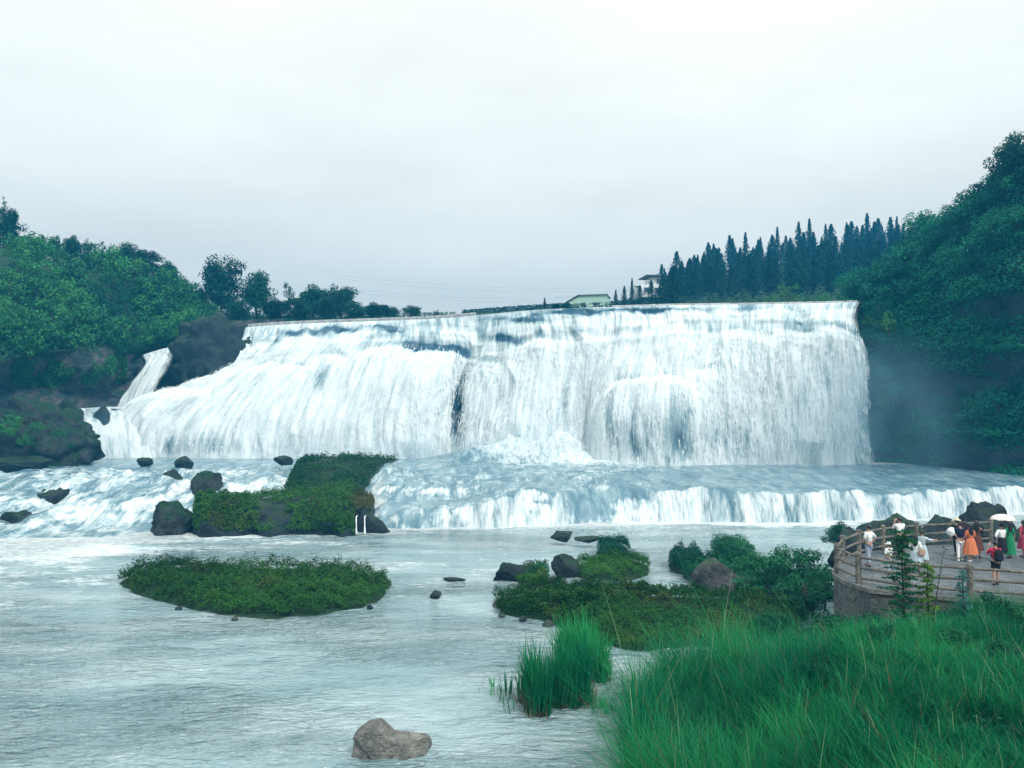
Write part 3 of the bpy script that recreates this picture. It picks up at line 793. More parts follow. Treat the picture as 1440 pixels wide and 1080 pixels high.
for i, p in enumerate(pts):
    onridge = i >= 190
    s = r.uniform(.62, 1.0) if not onridge else r.uniform(.4, 1.2)
    px_here = px_at(p[0], p[1])
    if px_here < 985: s *= .55 + .45 * np.clip((px_here - 870) / 115, 0, 1)
    plant_tree('cypress_tree', SPIRE[r.integers(4)], p + (0, 0, -.3), (s * r.uniform(.7, 1.6), s * r.uniform(.7, 1.6), s * r.uniform(.8, 1.1)), r.uniform(0, 6.28),
               ('dark cypress spire standing out on the skyline of the right hill' if onridge else 'dark cypress in the dense stand covering the slope of the right hill'), 'tree',
               'cypresses on the right hill skyline' if onridge else 'cypresses on the right hill slope')
# bright shrubs at the foot of that hill, beside the crest
for i, (px, py, Y, s, lab) in enumerate([(1110, 427, 132, .95, 'pale round willow shrub standing tallest behind the right crest'), (1056, 430, 132, .45, 'low pale shrub behind the crest left of the round willow shrub'),
        (1082, 429, 132, .5, 'low pale shrub touching the left side of the round willow shrub'), (1138, 427, 131, .5, 'low pale shrub touching the right side of the round willow shrub'),
        (1160, 427, 130, .55, 'greyish shrub midway between the round willow shrub and the right cliff'), (1183, 426, 129, .55, 'bushy shrub behind the crest near the right cliff'),
        (1206, 425, 128, .6, 'bushy shrub where the crest meets the right cliff'), (1010, 432, 133, .3, 'smallest pale shrub behind the crest, below the cypresses')]):
    plant_tree('waterside_shrub', BUSHB[i % 2] if i < 4 else BUSH[i % 5], pix(px, py + 3, Y), (s * .9, s, s), i * 1.3, lab, 'shrub', 'shrubs behind the right crest')
# scattered small trees on the skyline left of the hill
for i, (px, py, Y, s, w, lab) in enumerate([(866, 431, 150, .34, 1.2, 'little dark tree just right of the pale green building'), (878, 431, 150, .42, 1.1, 'little dark tree below the white house, next to a taller one'),
        (889, 430, 150, .55, .9, 'pointed dark tree in front of the white house'), (900, 430, 150, .42, 1.4, 'bushy dark tree under the white house balcony'), (916, 429, 149, .5, 1.5, 'dark tree under the right end of the white house'),
        (933, 429, 149, .6, 1.5, 'dark tree where the cypress stand begins beside the white house'), (766, 434, 150, .24, 1.3, 'tiny lone tree on the crest line left of the pale green building'),
        (746, 437, 150, .10, 2.5, 'lowest shrub on the crest line left of the tiny lone tree'), (782, 434, 150, .14, 2.2, 'low shrub on the crest line right of the tiny lone tree'),
        (797, 434, 150, .17, 2.0, 'low shrub on the crest line touching the pale green building'), (948, 429, 148, .75, 1.3, 'dark tree hiding the right edge of the white house')]):
    plant_tree('small_tree', SPIRE[i % 4] if w < 1.6 else BROAD[i % 4], pix(px, py + 2, Y), (s * w, s * w, s), i * 2.1, lab, 'tree', 'small trees on the crest line')

# ------------------------------------------------------------------ houses above the crest
WALL_W = plain('white render', (0.72, 0.74, 0.74), .8, .2, .06, 2)
WALL_G = plain('pale green render', (0.42, 0.60, 0.50), .8, .2, .08, 2)
ROOF_D = plain('dark roof', (0.06, 0.07, 0.08), .7, .3, .2, 3)
GLASS = plain('window glass', (0.05, 0.08, 0.10), .1, .6)
METAL = plain('grey metal', (0.30, 0.32, 0.33), .45, .5, .15)

def box(name, mat, size, loc=(0, 0, 0), parent=None, bevel=0.0, rz=0.0):
    bm = bmesh.new(); bmesh.ops.create_cube(bm, size=1.0)
    for v in bm.verts: v.co = Vector((v.co.x * size[0], v.co.y * size[1], v.co.z * size[2]))
    if bevel: bmesh.ops.bevel(bm, geom=bm.edges[:], offset=bevel, segments=2, affect='EDGES')
    me = bpy.data.meshes.new(name); bm.to_mesh(me); bm.free(); me.materials.append(mat)
    return link(name, me, parent, loc, rz)

def white_house():
    p = pix(928, 412, 185)
    o = link('white_house', None, None, p, .15)
    tag(o, 'white flat-roofed house with an open balcony on the hill left of the cypresses', 'house')
    box('lower_wall', WALL_W, (8.6, 6, 2.6), (-1.4, 0, -.2), o)
    box('upper_wall', WALL_W, (7.4, 5, 2.4), (1.2, .4, 2.2), o)
    box('roof', ROOF_D, (10.2, 6.4, .25), (.9, 0, 3.56), o)
    bal = box('balcony', WALL_W, (4.2, 2.4, .22), (-4.4, -1.6, 1.22), o)
    for k in range(4): box('balcony_post', WALL_W, (.14, .14, 1.0), (-2.0 + 1.3 * k - .1, -1.05, .6), bal)
    box('balcony_rail', WALL_W, (4.2, .12, .12), (0, -1.05, 1.15), bal)
    for k in range(3):
        w = box('window', GLASS, (1.2, .1, 1.1), (-.9 + 2.1 * k, -2.14, 2.3), o)
        box('sill', WALL_W, (1.4, .2, .1), (0, -.05, -.62), w)
    for k in range(3): 
        w = box('window', GLASS, (1.2, .1, 1.2), (-4.2 + 2.6 * k, -3.04, .1), o)
        box('sill', WALL_W, (1.4, .2, .1), (0, -.05, -.66), w)
white_house()

def green_hall():
    p = pix(828, 434, 168)
    o = link('green_building', None, None, p, -.25)
    tag(o, 'pale green hall with a sloping gable roof just above the crest', 'building')
    w, d, h = 8.2, 6.0, 1.5
    bm = bmesh.new()
    prof = [(-w / 2, -.8), (w / 2, -.8), (w / 2, h + .9), (-w / 2 + 2.6, h + .9), (-w / 2, h - .5)]
    f = [bm.verts.new((x, -d / 2, z)) for x, z in prof]; b = [bm.verts.new((x, d / 2, z)) for x, z in prof]
    bm.faces.new(f); bm.faces.new(b[::-1])
    for i in range(5): bm.faces.new((f[i], b[i], b[(i + 1) % 5], f[(i + 1) % 5]))
    bmesh.ops.recalc_face_normals(bm, faces=bm.faces[:])
    me = bpy.data.meshes.new('wall'); bm.to_mesh(me); bm.free(); me.materials.append(WALL_G); link('wall', me, o)
    box('roof', METAL, (5.9, 6.6, .14), (1.35, 0, h + .99), o)
    s = box('roof_slope', ROOF_D, (3.3, 6.6, .14), (-2.95, 0, h + .30), o); s.rotation_euler = (0, -.49, 0)
    for k in range(2):
        wd = box('window', GLASS, (.8, .08, .7), (-.6 + 2.4 * k, -3.03, .5), o); box('sill', METAL, (1.0, .16, .08), (0, -.05, -.4), wd)
    mast = tubes('antenna_boom', [([(-7.5, 0, h + 1.15), (2, 0, h + 1.2), (4, 0, h + 1.2)], [.035, .035, .035])], METAL, 5)
    link('antenna_boom', mast, o)
green_hall()

# far overhead wires between two poles, faint above the crest
POLE = plain('pole concrete', (0.25, 0.27, 0.28), .8, .2)
poles = [pix(655, 444, 260), pix(690, 444, 300), pix(672, 444, 280)]
for p, lab in zip((poles[0], poles[1]), ('thin far pole left of its twin beyond the middle of the crest', 'thin far pole right of its twin beyond the middle of the crest')):
    o = link('utility_pole', None, None, p); tag(o, lab, 'pole', 'far poles beyond the crest')
    link('shaft', tubes('shaft', [([(0, 0, -2), (0, 0, 2.2)], [.16, .12])], POLE, 6), o)
    box('crossarm', POLE, (1.6, .12, .12), (0, 0, 1.8), o)
for k, (y0, y1) in enumerate(((386, 402), (391, 407), (404, 416), (409, 420))):
    a, b = pix(470, y0, 330), pix(930, y1, 330)
    pts_ = [a + (b - a) * t - np.array((0, 0, 4 * t * (1 - t) * 3.0)) for t in np.linspace(0, 1, 24)]
    o = link('overhead_wire', tubes('overhead_wire', [(pts_, [.03] * 24)], METAL, 4))
    tag(o, ('topmost thin wire across the sky above the crest', 'thin wire just under the topmost one above the crest', 'thin wire just above the lowest one over the crest', 'lowest thin wire across the sky above the crest')[k], 'wire', 'overhead wires')

# ------------------------------------------------------------------ weir of small blocks on the left crest, low sill on the right crest
WEIR = plain('weir stone', (0.34, 0.36, 0.36), .85, .2, .3, 2)
V, Fq = [], []
wl_ = catmull(cp, np.linspace(0, 5.0, 150))
o = link('weir', None, None, (0, 0, 0)); tag(o, 'low pale stone weir with a row of small blocks along the left crest', 'weir')
sill_pts = wl_ + np.array((0, 1.6, 0.12))
link('sill', tubes('sill', [(sill_pts, [.38] * 150)], WEIR, 6), o)
for i in range(149):
    c = (wl_[i] + wl_[i + 1]) / 2 + np.array((0, 1.5, .45)); hw = .16
    b0 = len(V)
    for dx in (-hw, hw):
        for dy in (-.3, .3):
            for dz in (-.3, .18): V.append(c + np.array((dx, dy, dz)))
    Fq += [[b0 + q for q in f] for f in ((0, 1, 3, 2), (4, 6, 7, 5), (0, 4, 5, 1), (2, 3, 7, 6), (1, 5, 7, 3))]
bl = link('block', mesh_np('block', V, Fq, WEIR, False), o); bl['kind'] = 'stuff'
wr = catmull(cp, np.linspace(8.6, len(cp) - 1.15, 70)) + np.array((0, 1.0, .10))
tag(link('crest_sill', tubes('crest_sill', [(wr, [.26] * 70)], WEIR, 6)), 'thin straight stone sill along the right crest', 'sill')

# ------------------------------------------------------------------ cliffs
def cliff(name, cols, nu, nv, mat, amp, seed, label=None):
    net = Net(cols); G, u, v = net.grid(nu, nv); N = grid_normals(G)
    N *= np.where(N[:, :, 1:2] > 0, -1, 1)
    s = np.arange(nu)[None, :] * .3; 
    a, b = G[..., 0] * .6 + G[..., 1] * .5, G[..., 2]
    D = amp * (1 - 2 * np.abs(2 * fbm(a * .22, b * .25, 4, seed) - 1) * .8) + amp * .5 * (fbm(a * .8, b * .5, 4, seed + 3) - .5)
    st = np.round(b * .5 + fbm(a * .1, b * .1, 2, seed + 8) * 2) / .5
    G = G + N * D[..., None]
    tag(link(name, mesh_np(name, G, grid_faces(nv, nu), mat)), kind='structure')
    return net
CLF_L = cliff('left_cliff', [
    [(-330, 500, 96), (-330, 560, 97), (-330, 600, 97), (-330, 650, 96)],
    [(-140, 488, 107), (-140, 530, 109), (-140, 565, 109), (-140, 620, 107)],
    [(0, 484, 114), (0, 520, 116), (0, 552, 117), (0, 610, 115)],
    [(60, 482, 118), (60, 518, 120), (60, 550, 121), (60, 600, 120)],
    [(105, 476, 121), (108, 512, 121), (108, 545, 124), (108, 590, 124)],
    [(140, 474, 126), (146, 508, 124), (146, 540, 128), (146, 585, 128)],
    [(175, 482, 132), (178, 512, 130), (180, 545, 131), (180, 590, 131)],
    [(215, 478, 135), (220, 512, 134), (222, 545, 134), (222, 600, 134)],
    [(300, 456, 137), (300, 500, 135), (300, 545, 135), (300, 600, 135)], [(400, 452, 139), (400, 500, 137), (400, 545, 137), (400, 600, 137)]], 170, 70, ROCK_TAN, 1.3, 500)
CLF_R = cliff('right_cliff', [
    [(1212, 416, 124), (1214, 440, 112), (1220, 540, 110), (1222, 660, 110)],
    [(1235, 405, 122), (1240, 435, 109), (1250, 540, 109), (1250, 660, 108)],
    [(1290, 345, 121), (1295, 400, 106), (1300, 540, 105), (1300, 665, 104)],
    [(1350, 310, 114), (1358, 370, 100), (1360, 540, 99.5), (1360, 670, 98)],
    [(1430, 255, 107), (1440, 330, 94), (1440, 540, 94), (1440, 680, 92)],
    [(1540, 200, 100), (1560, 290, 87), (1560, 540, 88), (1560, 695, 86)],
    [(1720, 150, 92), (1740, 250, 78), (1740, 540, 80), (1740, 720, 78)],
    [(2000, 100, 84), (2040, 220, 68), (2040, 540, 70), (2040, 760, 68)]], 150, 80, ROCK_CLIFF, 1.2, 520)
r = np.random.default_rng(530)
def fringe(net, n, u0, u1, v0, v1, protos, size, lab, cat, grp, nm, out=1.2, lean=0.0, flat=1.0):
    u, v = r.uniform(u0, u1, n), r.uniform(v0, v1, n)
    p, nn = net.at(u, v)
    nn *= np.where(nn[:, 1:2] > 0, -1, 1)
    for i in range(n):
        s = r.uniform(*size)
        plant_tree(nm, protos[i % len(protos)], p[i] + nn[i] * r.uniform(-.3, out) - np.array((0, 0, 1.6 * s)), (s, s, s * flat * r.uniform(.8, 1.3)), r.uniform(0, 6.28), lab, cat, grp)
fringe(CLF_R, 150, .0, .62, .0, .36, CLIFFB, (.55, 1.25), 'dense green bush covering the upper part of the right cliff', 'bush', 'bushes on the upper right cliff', 'cliff_bush', 2.0)
fringe(CLF_R, 90, .02, .62, .36, .84, CLIFFB, (.45, .95), 'dark bush hanging over the shaded middle of the right cliff', 'bush', 'hanging bushes on the right cliff', 'hanging_bush', 1.4)
fringe(CLF_R, 16, .03, .36, .03, .22, BUSHB, (.4, .75), 'yellow-green bush among darker ones on the right cliff', 'bush', 'yellow-green bushes on the right cliff', 'cliff_bush', 2.8)
fringe(CLF_R, 12, .0, .03, .08, .5, CLIFFB, (.4, .8), 'leafy bush in front of the right end of the waterfall', 'bush', 'bushes at the right end of the waterfall', 'cliff_bush', 3.2)
fringe(CLF_R, 10, .42, .62, .66, .95, CLIFFB, (.3, .6), 'small bush low on the shaded foot of the right cliff', 'bush', 'small bushes at the foot of the right cliff', 'cliff_bush', .6)
def curtain(name, net, n, mat, size, u0, u1, v0, v1, out, seed):
    rr = np.random.default_rng(seed)
    u, v = rr.uniform(u0, u1, n), v0 + (v1 - v0) * rr.uniform(0, 1, n) ** 1.25
    p, nn = net.at(u, v); nn *= np.where(nn[:, 1:2] > 0, -1, 1)
    cl_ = fbm(p[:, 0] * .35 + p[:, 1] * .3, p[:, 2] * .35, 3, seed)
    p = p + nn * (out * np.clip((cl_ - .2) * 2, 0, 1.3) * rr.uniform(.4, 1, n))[:, None]
    V = leaf_quads(p, nn * .6 + np.array((0, 0, .6)), size, .6, rr)
    t = np.clip(.4 + 1.2 * (cl_ - .5) + rr.normal(0, .16, n), 0, 1)
    tag(link(name, quad_mesh(name, V, mat, t)), kind='stuff')
curtain('right_cliff_creepers', CLF_R, 64000, L_CLIFF, .42, .0, .66, .0, .98, 2.4, 560)
curtain('left_cliff_creepers', CLF_L, 12000, L_HILL, .42, .15, .66, .0, .6, 1.2, 570)
for i, (px, py, Y, s) in enumerate([(1228, 446, 105, .45), (1238, 436, 105, .7), (1222, 462, 104.6, .35), (1236, 474, 104.6, .5), (1250, 455, 104.5, .7), (1232, 500, 104.4, .4), (1244, 520, 104.2, .5), (1262, 490, 104, .7), (1240, 560, 104, .35), (1258, 545, 103.5, .5), (1275, 420, 105, .9), (1252, 420, 107, .8)]):
    plant_tree('cliff_bush', CLIFFB[i % 5] if i % 4 else BUSHB[i % 2], pix(px, py + 14, Y), (s, s, s), i * 1.9, 'leafy bush in front of the right end of the waterfall', 'bush', 'bushes at the right end of the waterfall')
for i, (px, py, Y, s) in enumerate([(188, 496, 129.5, .55), (168, 500, 128.5, .6), (268, 480, 130.2, .5), (205, 488, 132.5, .7), (230, 482, 132.8, .7), (252, 476, 133, .7)]):
    plant_tree('streamside_bush', BUSH[i % 5], pix(px, py, Y), (s, s, s * .7), i * 2.0, 'low bush along the top of the side waterfall', 'bush', 'bushes along the top of the side waterfall')
for i, (px, py, Y, s) in enumerate([(20, 592, 101, .6), (52, 598, 101, .45), (84, 606, 100, .4), (6, 606, 99, .6), (100, 622, 99, .3), (35, 618, 98, .5)]):
    plant_tree('boulder_shrub', BUSH[i % 5], pix(px, py + 10, Y), (s, s, s * .8), i * 2.2, 'low shrub growing on the large mossy boulder', 'shrub', 'shrubs on the large mossy boulder')
for i, (px, py, Y, s, w, lab) in enumerate([(1424, 285, 100, 1.0, .8, 'tall open-crowned tree topping the right cliff'), (1388, 330, 104, .85, .9, 'broad tree just below the tallest one on the right cliff'), (1340, 352, 110, .6, .8, 'thin-leaved tree on the right cliff edge between the cypresses and the broad tree'),
        (1320, 362, 112, .6, .7, 'thin-leaved tree on the right cliff edge beside the last cypresses'), (1440, 330, 97, .85, 1.1, 'broad tree in front of the tallest one on the right cliff'), (1476, 270, 96, 1.0, 1.0, 'large tree at the right end of the cliff top')]):
    plant_tree('cliff_tree', BROAD[i % 4], pix(px, py, Y), (s * w, s * w, s), i * 1.1, lab, 'tree', 'trees on the right cliff top')
fringe(CLF_L, 34, .22, .80, .0, .22, BUSH, (.35, .7), 'bush hanging over the top edge of the left cliff', 'bush', 'bushes along the left cliff edge', 'cliff_bush', .8)

# ------------------------------------------------------------------ boulders
_bm = bmesh.new(); bmesh.ops.create_icosphere(_bm, subdivisions=4, radius=1.0)
ICO_V = np.array([v.co[:] for v in _bm.verts]); ICO_F = np.array([[v.index for v in f.verts] for f in _bm.faces]); _bm.free()
_bm = bmesh.new(); bmesh.ops.create_icosphere(_bm, subdivisions=5, radius=1.0)
ICO5_V = np.array([v.co[:] for v in _bm.verts]); ICO5_F = np.array([[v.index for v in f.verts] for f in _bm.faces]); _bm.free()
def boulder_mesh(seed, size, mat, cuts=9, rough=.10, name='boulder'):
    r = np.random.default_rng(seed)
    big = max(size) > 2.5
    V = (ICO5_V if big else ICO_V).copy()
    for _ in range(max(0, cuts + 9)):
        d = r.normal(0, 1, 3); d /= np.linalg.norm(d); lim = r.uniform(.50, .88)
        over = np.maximum(V @ d - lim, 0)
        V -= over[:, None] * d
    off = r.uniform(0, 50, 3)
    nz = np.array([mnoise.fractal(Vector(v * 1.7 + off), .9, 2.1, 4) for v in V])
    nf = np.array([mnoise.fractal(Vector(v * 6 + off), .8, 2.0, 3) for v in V])
    nr_ = np.array([abs(mnoise.noise(Vector(v * 3.1 + off))) for v in V])
    V = V * (1 + rough * nz + rough * .35 * nf - rough * .9 * np.clip(.18 - nr_, 0, 1) * 4)[:, None]
    return mesh_np(name, V * np.array(size), ICO5_F if big else ICO_F, mat, True)
def boulder(seed, px, py_base, Y, wpx, hpx, mat, label, dep=.8, group=None, tilt=0.0, cuts=9, rough=.10, name='boulder', sink=.35):
    """boulder whose foot is seen at (px, py_base) at distance Y, wpx wide and hpx tall in the photograph"""
    sc = Y / F
    w, h = wpx * sc / 2, hpx * sc
    sz = h / (2 - 2 * sink) * 1.15; h *= 1.16
    p = pix(px, py_base, Y) + np.array((0, w * dep * .6, h - sz))
    o = link(name, boulder_mesh(seed, (w, w * dep, sz), mat, cuts, rough), None, p)
    o.rotation_euler = (0, tilt, 0)
    tag(o, label, 'rock', group)
    return o
boulder(1, 40, 650, 104, 200, 84, ROCK_MOSS, 'large moss-covered boulder left of the white chute at the foot of the fall', .7, None, .22, 12, .24)
boulder(2, 20, 660, 98, 130, 18, ROCK_DARK, 'low dark rock slab in front of the large mossy boulder', .5)
boulder(3, 304, 546, 128.5, 132, 92, ROCK_DARK, 'big dark boulder splitting the side waterfall from the main fall', .6, None, -.52, -5, .2)
boulder(104, 290, 704, 80, 54, 44, ROCK_MOSS, 'upright round boulder standing in the rapids above the mossy ledge', .8, None, 0, -4, .16)
for k, (px, py, Y, w, h, lab) in enumerate([(70, 716, 79, 60, 16, 'half-drowned dark rock in the left rapids, largest of them'), (135, 700, 84, 46, 12, 'half-drowned dark rock in the left rapids, between the largest one and the upright boulder'), (18, 742, 70, 54, 12, 'half-drowned dark rock at the foot of the left rapids'), (160, 726, 76, 34, 10, 'small half-drowned rock in the left rapids below the others'), (240, 684, 90, 34, 10, 'small half-drowned rock in the left rapids above the upright boulder'), (600, 706, 82, 44, 9, 'half-drowned rock in the middle rapids right of the mossy ledge'), (660, 694, 86, 40, 8, 'half-drowned rock higher in the middle rapids')]):
    boulder(140 + k, px, py, Y, w, h * 2.0, ROCK_DARK, lab, .8, None, 0, -2, .18)
boulder(105, 234, 752, 67.5, 76, 40, ROCK_MOSS, 'brown-topped boulder with water running past it, at the left tip of the mossy ledge', .8, None, -.35, -3, .2)
boulder(6, 383, 697, 84, 26, 20, ROCK_DARK, 'small dark wet boulder beside the white rapids, touching the mossy ledge', .8)
boulder(7, 252, 656, 99, 34, 14, ROCK_DARK, 'low dark rock breaking the basin surface above the upright boulder', .6)
boulder(8, 202, 654, 100, 28, 12, ROCK_DARK, 'low dark rock breaking the basin surface, left of a similar one', .6)
boulder(9, 396, 652, 101, 30, 10, ROCK_DARK, 'small dark rock just left of the top of the mossy ledge', .6)
def cracked_rock(px, py, Y):
    p = pix(px, py, Y); o = link('cracked_rock', None, None, p); tag(o, 'pale cracked angular rock standing alone in the open river', 'rock')
    rr = np.random.default_rng(17)
    for (cx, cz, sx, sy, sz, tl) in ((-.30, .02, .88, .7, .80, -.12), (.38, -.10, 1.0, .7, .78, .22), (-.72, -.14, .55, .5, .45, .0)):
        V = ICO_V.copy()
        for _ in range(13):
            d = rr.normal(0, 1, 3); d /= np.linalg.norm(d); V -= np.maximum(V @ d - rr.uniform(.42, .70), 0)[:, None] * d
        V *= (1 + .035 * np.array([mnoise.fractal(Vector(v * 4), .8, 2, 4) for v in V]))[:, None]
        b = link('block', mesh_np('block', V * np.array((sx, sy, sz)), ICO_F, ROCK_PALE if sx > .4 else ROCK_DARK, False), o, (cx, .4, cz)); b.rotation_euler = (0, tl, .3 * cx)
cracked_rock(545, 1058, 24.0)
boulder(110, 520, 1064, 24.2, 34, 10, ROCK_DARK, 'low dark stone at the left foot of the pale cracked rock', .7)
boulder(11, 612, 840, 44.5, 20, 10, ROCK_DARK, 'tiny dark rock alone in the river right of the grassy islet')
boulder(12, 640, 818, 49, 40, 5, ROCK_DARK, 'flat dark rock barely above the river, right of the grassy islet', .6)
boulder(13, 722, 818, 49, 66, 28, ROCK_MOSS, 'pointed mossy rock sloping into the river', .7, None, -.3)
boulder(14, 797, 812, 50, 46, 32, ROCK_DARK, 'blocky dark boulder right of the pointed mossy rock', .8, None, .1, 12)
boulder(15, 780, 832, 46, 40, 20, ROCK_GREY, 'small grey rock at the back of the long green spit', .8)
boulder(16, 856, 838, 45, 44, 22, ROCK_GREY, 'pale brown rock half hidden by plants on the long green spit', .8)
boulder(17, 1018, 838, 45.5, 92, 44, ROCK_GREY, 'big slanted grey boulder by the bushes near the platform', .7, None, -.38, 8)
boulder(18, 1078, 838, 45, 70, 26, ROCK_DARK, 'dark rock behind the big slanted grey boulder', .8)
boulder(19, 790, 758, 62, 44, 10, ROCK_DARK, 'low dark rock in the current just below the cascade', .6)
boulder(20, 826, 762, 61, 52, 7, ROCK_DARK, 'flat dark slab in the current right of the low dark rock', .5)
boulder(21, 1020, 768, 60, 44, 5, ROCK_DARK, 'flat dark slab in the river above the bushy rocks', .5)
boulder(22, 700, 858, 42.4, 18, 12, ROCK_GREY, 'small pale rock at the tip of the long green spit', .8)
boulder(23, 1080, 828, 45.5, 24, 14, ROCK_GREY, 'small pale stone in front of the bushes near the platform', .8)
boulder(26, 94, 600, 117.0, 50, 36, ROCK_MOSS, 'dark rock at the upper left corner of the white chute', .8)
boulder(27, 140, 592, 119.5, 34, 20, ROCK_DARK, 'dark wet rock splitting the top of the white chute', .8)
boulder(28, 176, 508, 129.5, 30, 20, ROCK_TAN, 'tan rock at the top left of the side waterfall', .8)
boulder(29, 212, 574, 125.2, 16, 8, ROCK_DARK, 'small dark rock on the rim of the main fall below the side waterfall', .8)
for k, (px, py, w) in enumerate([(706, 868, 12), (735, 874, 16), (770, 882, 18), (796, 896, 20), (1052, 862, 24), (1078, 866, 20), (1096, 862, 16), (1120, 880, 22), (905, 822, 12), (820, 822, 12), (990, 812, 14), (1062, 846, 18), (1100, 872, 14), (250, 858, 10), (330, 872, 12), (520, 858, 12)]):
    boulder(200 + k, px, py, pz(px, py, 0)[1], w, w * .55, (ROCK_GREY, ROCK_DARK)[k % 2], ('small grey stone at the waterline of a green islet', 'small dark stone at the waterline of a green islet')[k % 2], .8, ('grey waterline stones', 'dark waterline stones')[k % 2], 0, 9, .1, 'stone')
boulder(24, 1390, 656, 96, 14, 14, ROCK_GREY, 'small round boulder in the misty basin below the right cliff', .9, None, 0, 4, .05)
boulder(25, 1150, 842, 41, 40, 20, ROCK_GREY, 'rounded stone at the foot of the platform wall', .8)
for k, (px, py, Y, w, h, lab) in enumerate([(1218, 800, 42, 100, 52, 'dark boulder behind the left bend of the railing'), (1200, 778, 44, 56, 34, 'dark hump of rock left of the photographer behind the railing'),
        (1268, 790, 44, 120, 64, 'long dark boulder behind the man taking a photograph'), (1330, 800, 43, 110, 64, 'dark boulder behind the railing between the children and the navy shirt'),
        (1400, 798, 44, 120, 76, 'tall dark boulder behind the umbrella'), (1450, 800, 43, 80, 66, 'dark boulder behind the railing at the red dress')]):
    boulder(30 + k, px, py, Y, w, h, ROCK_DARK, lab, .6, None, random.uniform(-.15, .15), 8, .13)

# ------------------------------------------------------------------ plant cover on islets
def cover_quads(P, Nn, size, seed, lift=.45):
    rr = np.random.default_rng(seed)
    clump = fbm(P[:, 0] * 1.1, P[:, 1] * 1.1, 3, seed)
    tuss = np.clip((fbm(P[:, 0] * 2.3, P[:, 1] * 2.3, 2, seed + 8) - .42) * 3, 0, 1)
    h = lift * (np.clip((clump - .25) * 1.5, .05, 1.0) + .7 * tuss) * rr.uniform(.15, 1.0, len(P)) ** .6
    Q = P + Nn * .1 + np.stack([rr.normal(0, .03, len(P)), rr.normal(0, .03, len(P)), h], 1)
    V = leaf_quads(Q, np.array([[0, 0, .6]]) + Nn * .6, size, .45, rr)
    t = np.clip(.45 + 1.1 * (fbm(P[:, 0] * .5, P[:, 1] * .5, 3, seed + 2) - .5) + rr.normal(0, .2, len(P)), 0, 1)
    return V, t

def islet(name, label, contour, h, n, size, mat, seed, lift=.45, rock=SOIL, cat='islet', bumps=.3, zbase=0.0):
    """a mound whose waterline is the contour seen in the photograph (on the water, height zbase)"""
    rr = np.random.default_rng(seed)
    C = np.array([pz(px, py, zbase) for px, py in contour])
    C = catmull(np.concatenate([C, C[:1]]), np.linspace(0, len(C), 72, endpoint=False))
    cen = C.mean(0)
    C[:, :2] += ((fbm(np.arange(72) * .7, np.zeros(72), 3, seed) - .5) * .12)[:, None] * (C - cen)[:, :2]
    S = np.array([1.06, 1.0, .97, .92, .82, .68, .5, .3, .12, .02])
    Hh = np.array([-.8, -.08, .35, .6, .8, .92, 1.0, 1.0, 1.0, 1.0]) * h
    G = np.stack([cen + (C - cen) * s for s in S]); G[..., 2] = zbase + Hh[:, None]
    G[2:, :, 2] += bumps * (fbm(G[2:, :, 0] * .8, G[2:, :, 1] * .8, 3, seed + 1) - .5)
    root = link(name, None, None, cen); tag(root, label, cat)
    b = link('bank', mesh_np('bank', G - cen, grid_faces(len(S), 72, True), rock), root)
    a = rr.uniform(0, 72, n); s = np.sqrt(rr.uniform(0, 1.0, n))
    P = cen + (catmull(np.concatenate([C, C[:1]]), a) - cen) * s[:, None]
    P[:, 2] = zbase + np.interp(s, S[::-1], Hh[::-1]) + bumps * (fbm(P[:, 0] * .8, P[:, 1] * .8, 3, seed + 1) - .5) * (s < .98)
    Nn = (P - cen) / (np.linalg.norm(C - cen, axis=1).mean()); Nn[:, 2] = .7
    V, t = cover_quads(P, Nn, size, seed + 5, lift)
    c = link('ground_cover', quad_mesh('ground_cover', V - cen, mat, t), root); c['kind'] = 'stuff'
    return root
islet('grassy_islet', 'long low islet covered in dark green plants alone in the open river',
      [(163, 820), (185, 808), (230, 802), (300, 803), (420, 804), (500, 808), (540, 818), (546, 828), (532, 846), (500, 858), (440, 867), (380, 869), (300, 863), (240, 848), (190, 834)], .35, 52000, .15, L_ISLE, 600, .75)
islet('green_spit', 'long green spit of creeping plants behind the reeds',
      [(696, 856), (715, 866), (760, 872), (800, 888), (830, 904), (900, 914), (1000, 908), (1100, 898), (1140, 872), (1090, 856), (1010, 848), (930, 850), (880, 842), (810, 842), (750, 838), (705, 846)], .55, 60000, .14, L_ISLE, 620, .6)
islet('green_islet', 'green tussock islet below the cascade, right of the blocky dark boulder', [(800, 806), (830, 818), (880, 818), (910, 808), (905, 796), (870, 793), (830, 796)], .5, 9000, .15, L_ISLE, 630, .6)
islet('bushy_islet', 'small bushy tussock above the green tussock islet', [(840, 784), (858, 790), (880, 786), (884, 778), (862, 774), (844, 776)], .6, 4000, .16, L_BUSH, 640, .7)
islet('round_tussock', 'round bushy tussock surrounded by white riffles', [(942, 802), (960, 808), (984, 804), (986, 794), (964, 790), (944, 793)], .5, 4500, .16, L_BUSH, 650, .9)
islet('bushy_rock', 'low rock topped with green bushes below the right cascade', [(1000, 782), (1020, 790), (1055, 790), (1060, 782), (1035, 776), (1008, 775)], .5, 4500, .16, L_BUSH, 660, .7)
islet('shore_tussock', 'bushy shore between the round tussock and the slanted grey boulder', [(960, 812), (990, 826), (1040, 830), (1060, 806), (1030, 796), (985, 800)], .5, 7000, .17, L_BUSH, 670, .8)
islet('rock_tussock', 'small leafy tussock on the right flank of the pointed mossy rock', [(725, 818), (745, 824), (768, 820), (768, 810), (745, 806), (728, 810)], .3, 3500, .14, L_ISLE, 680, .6)

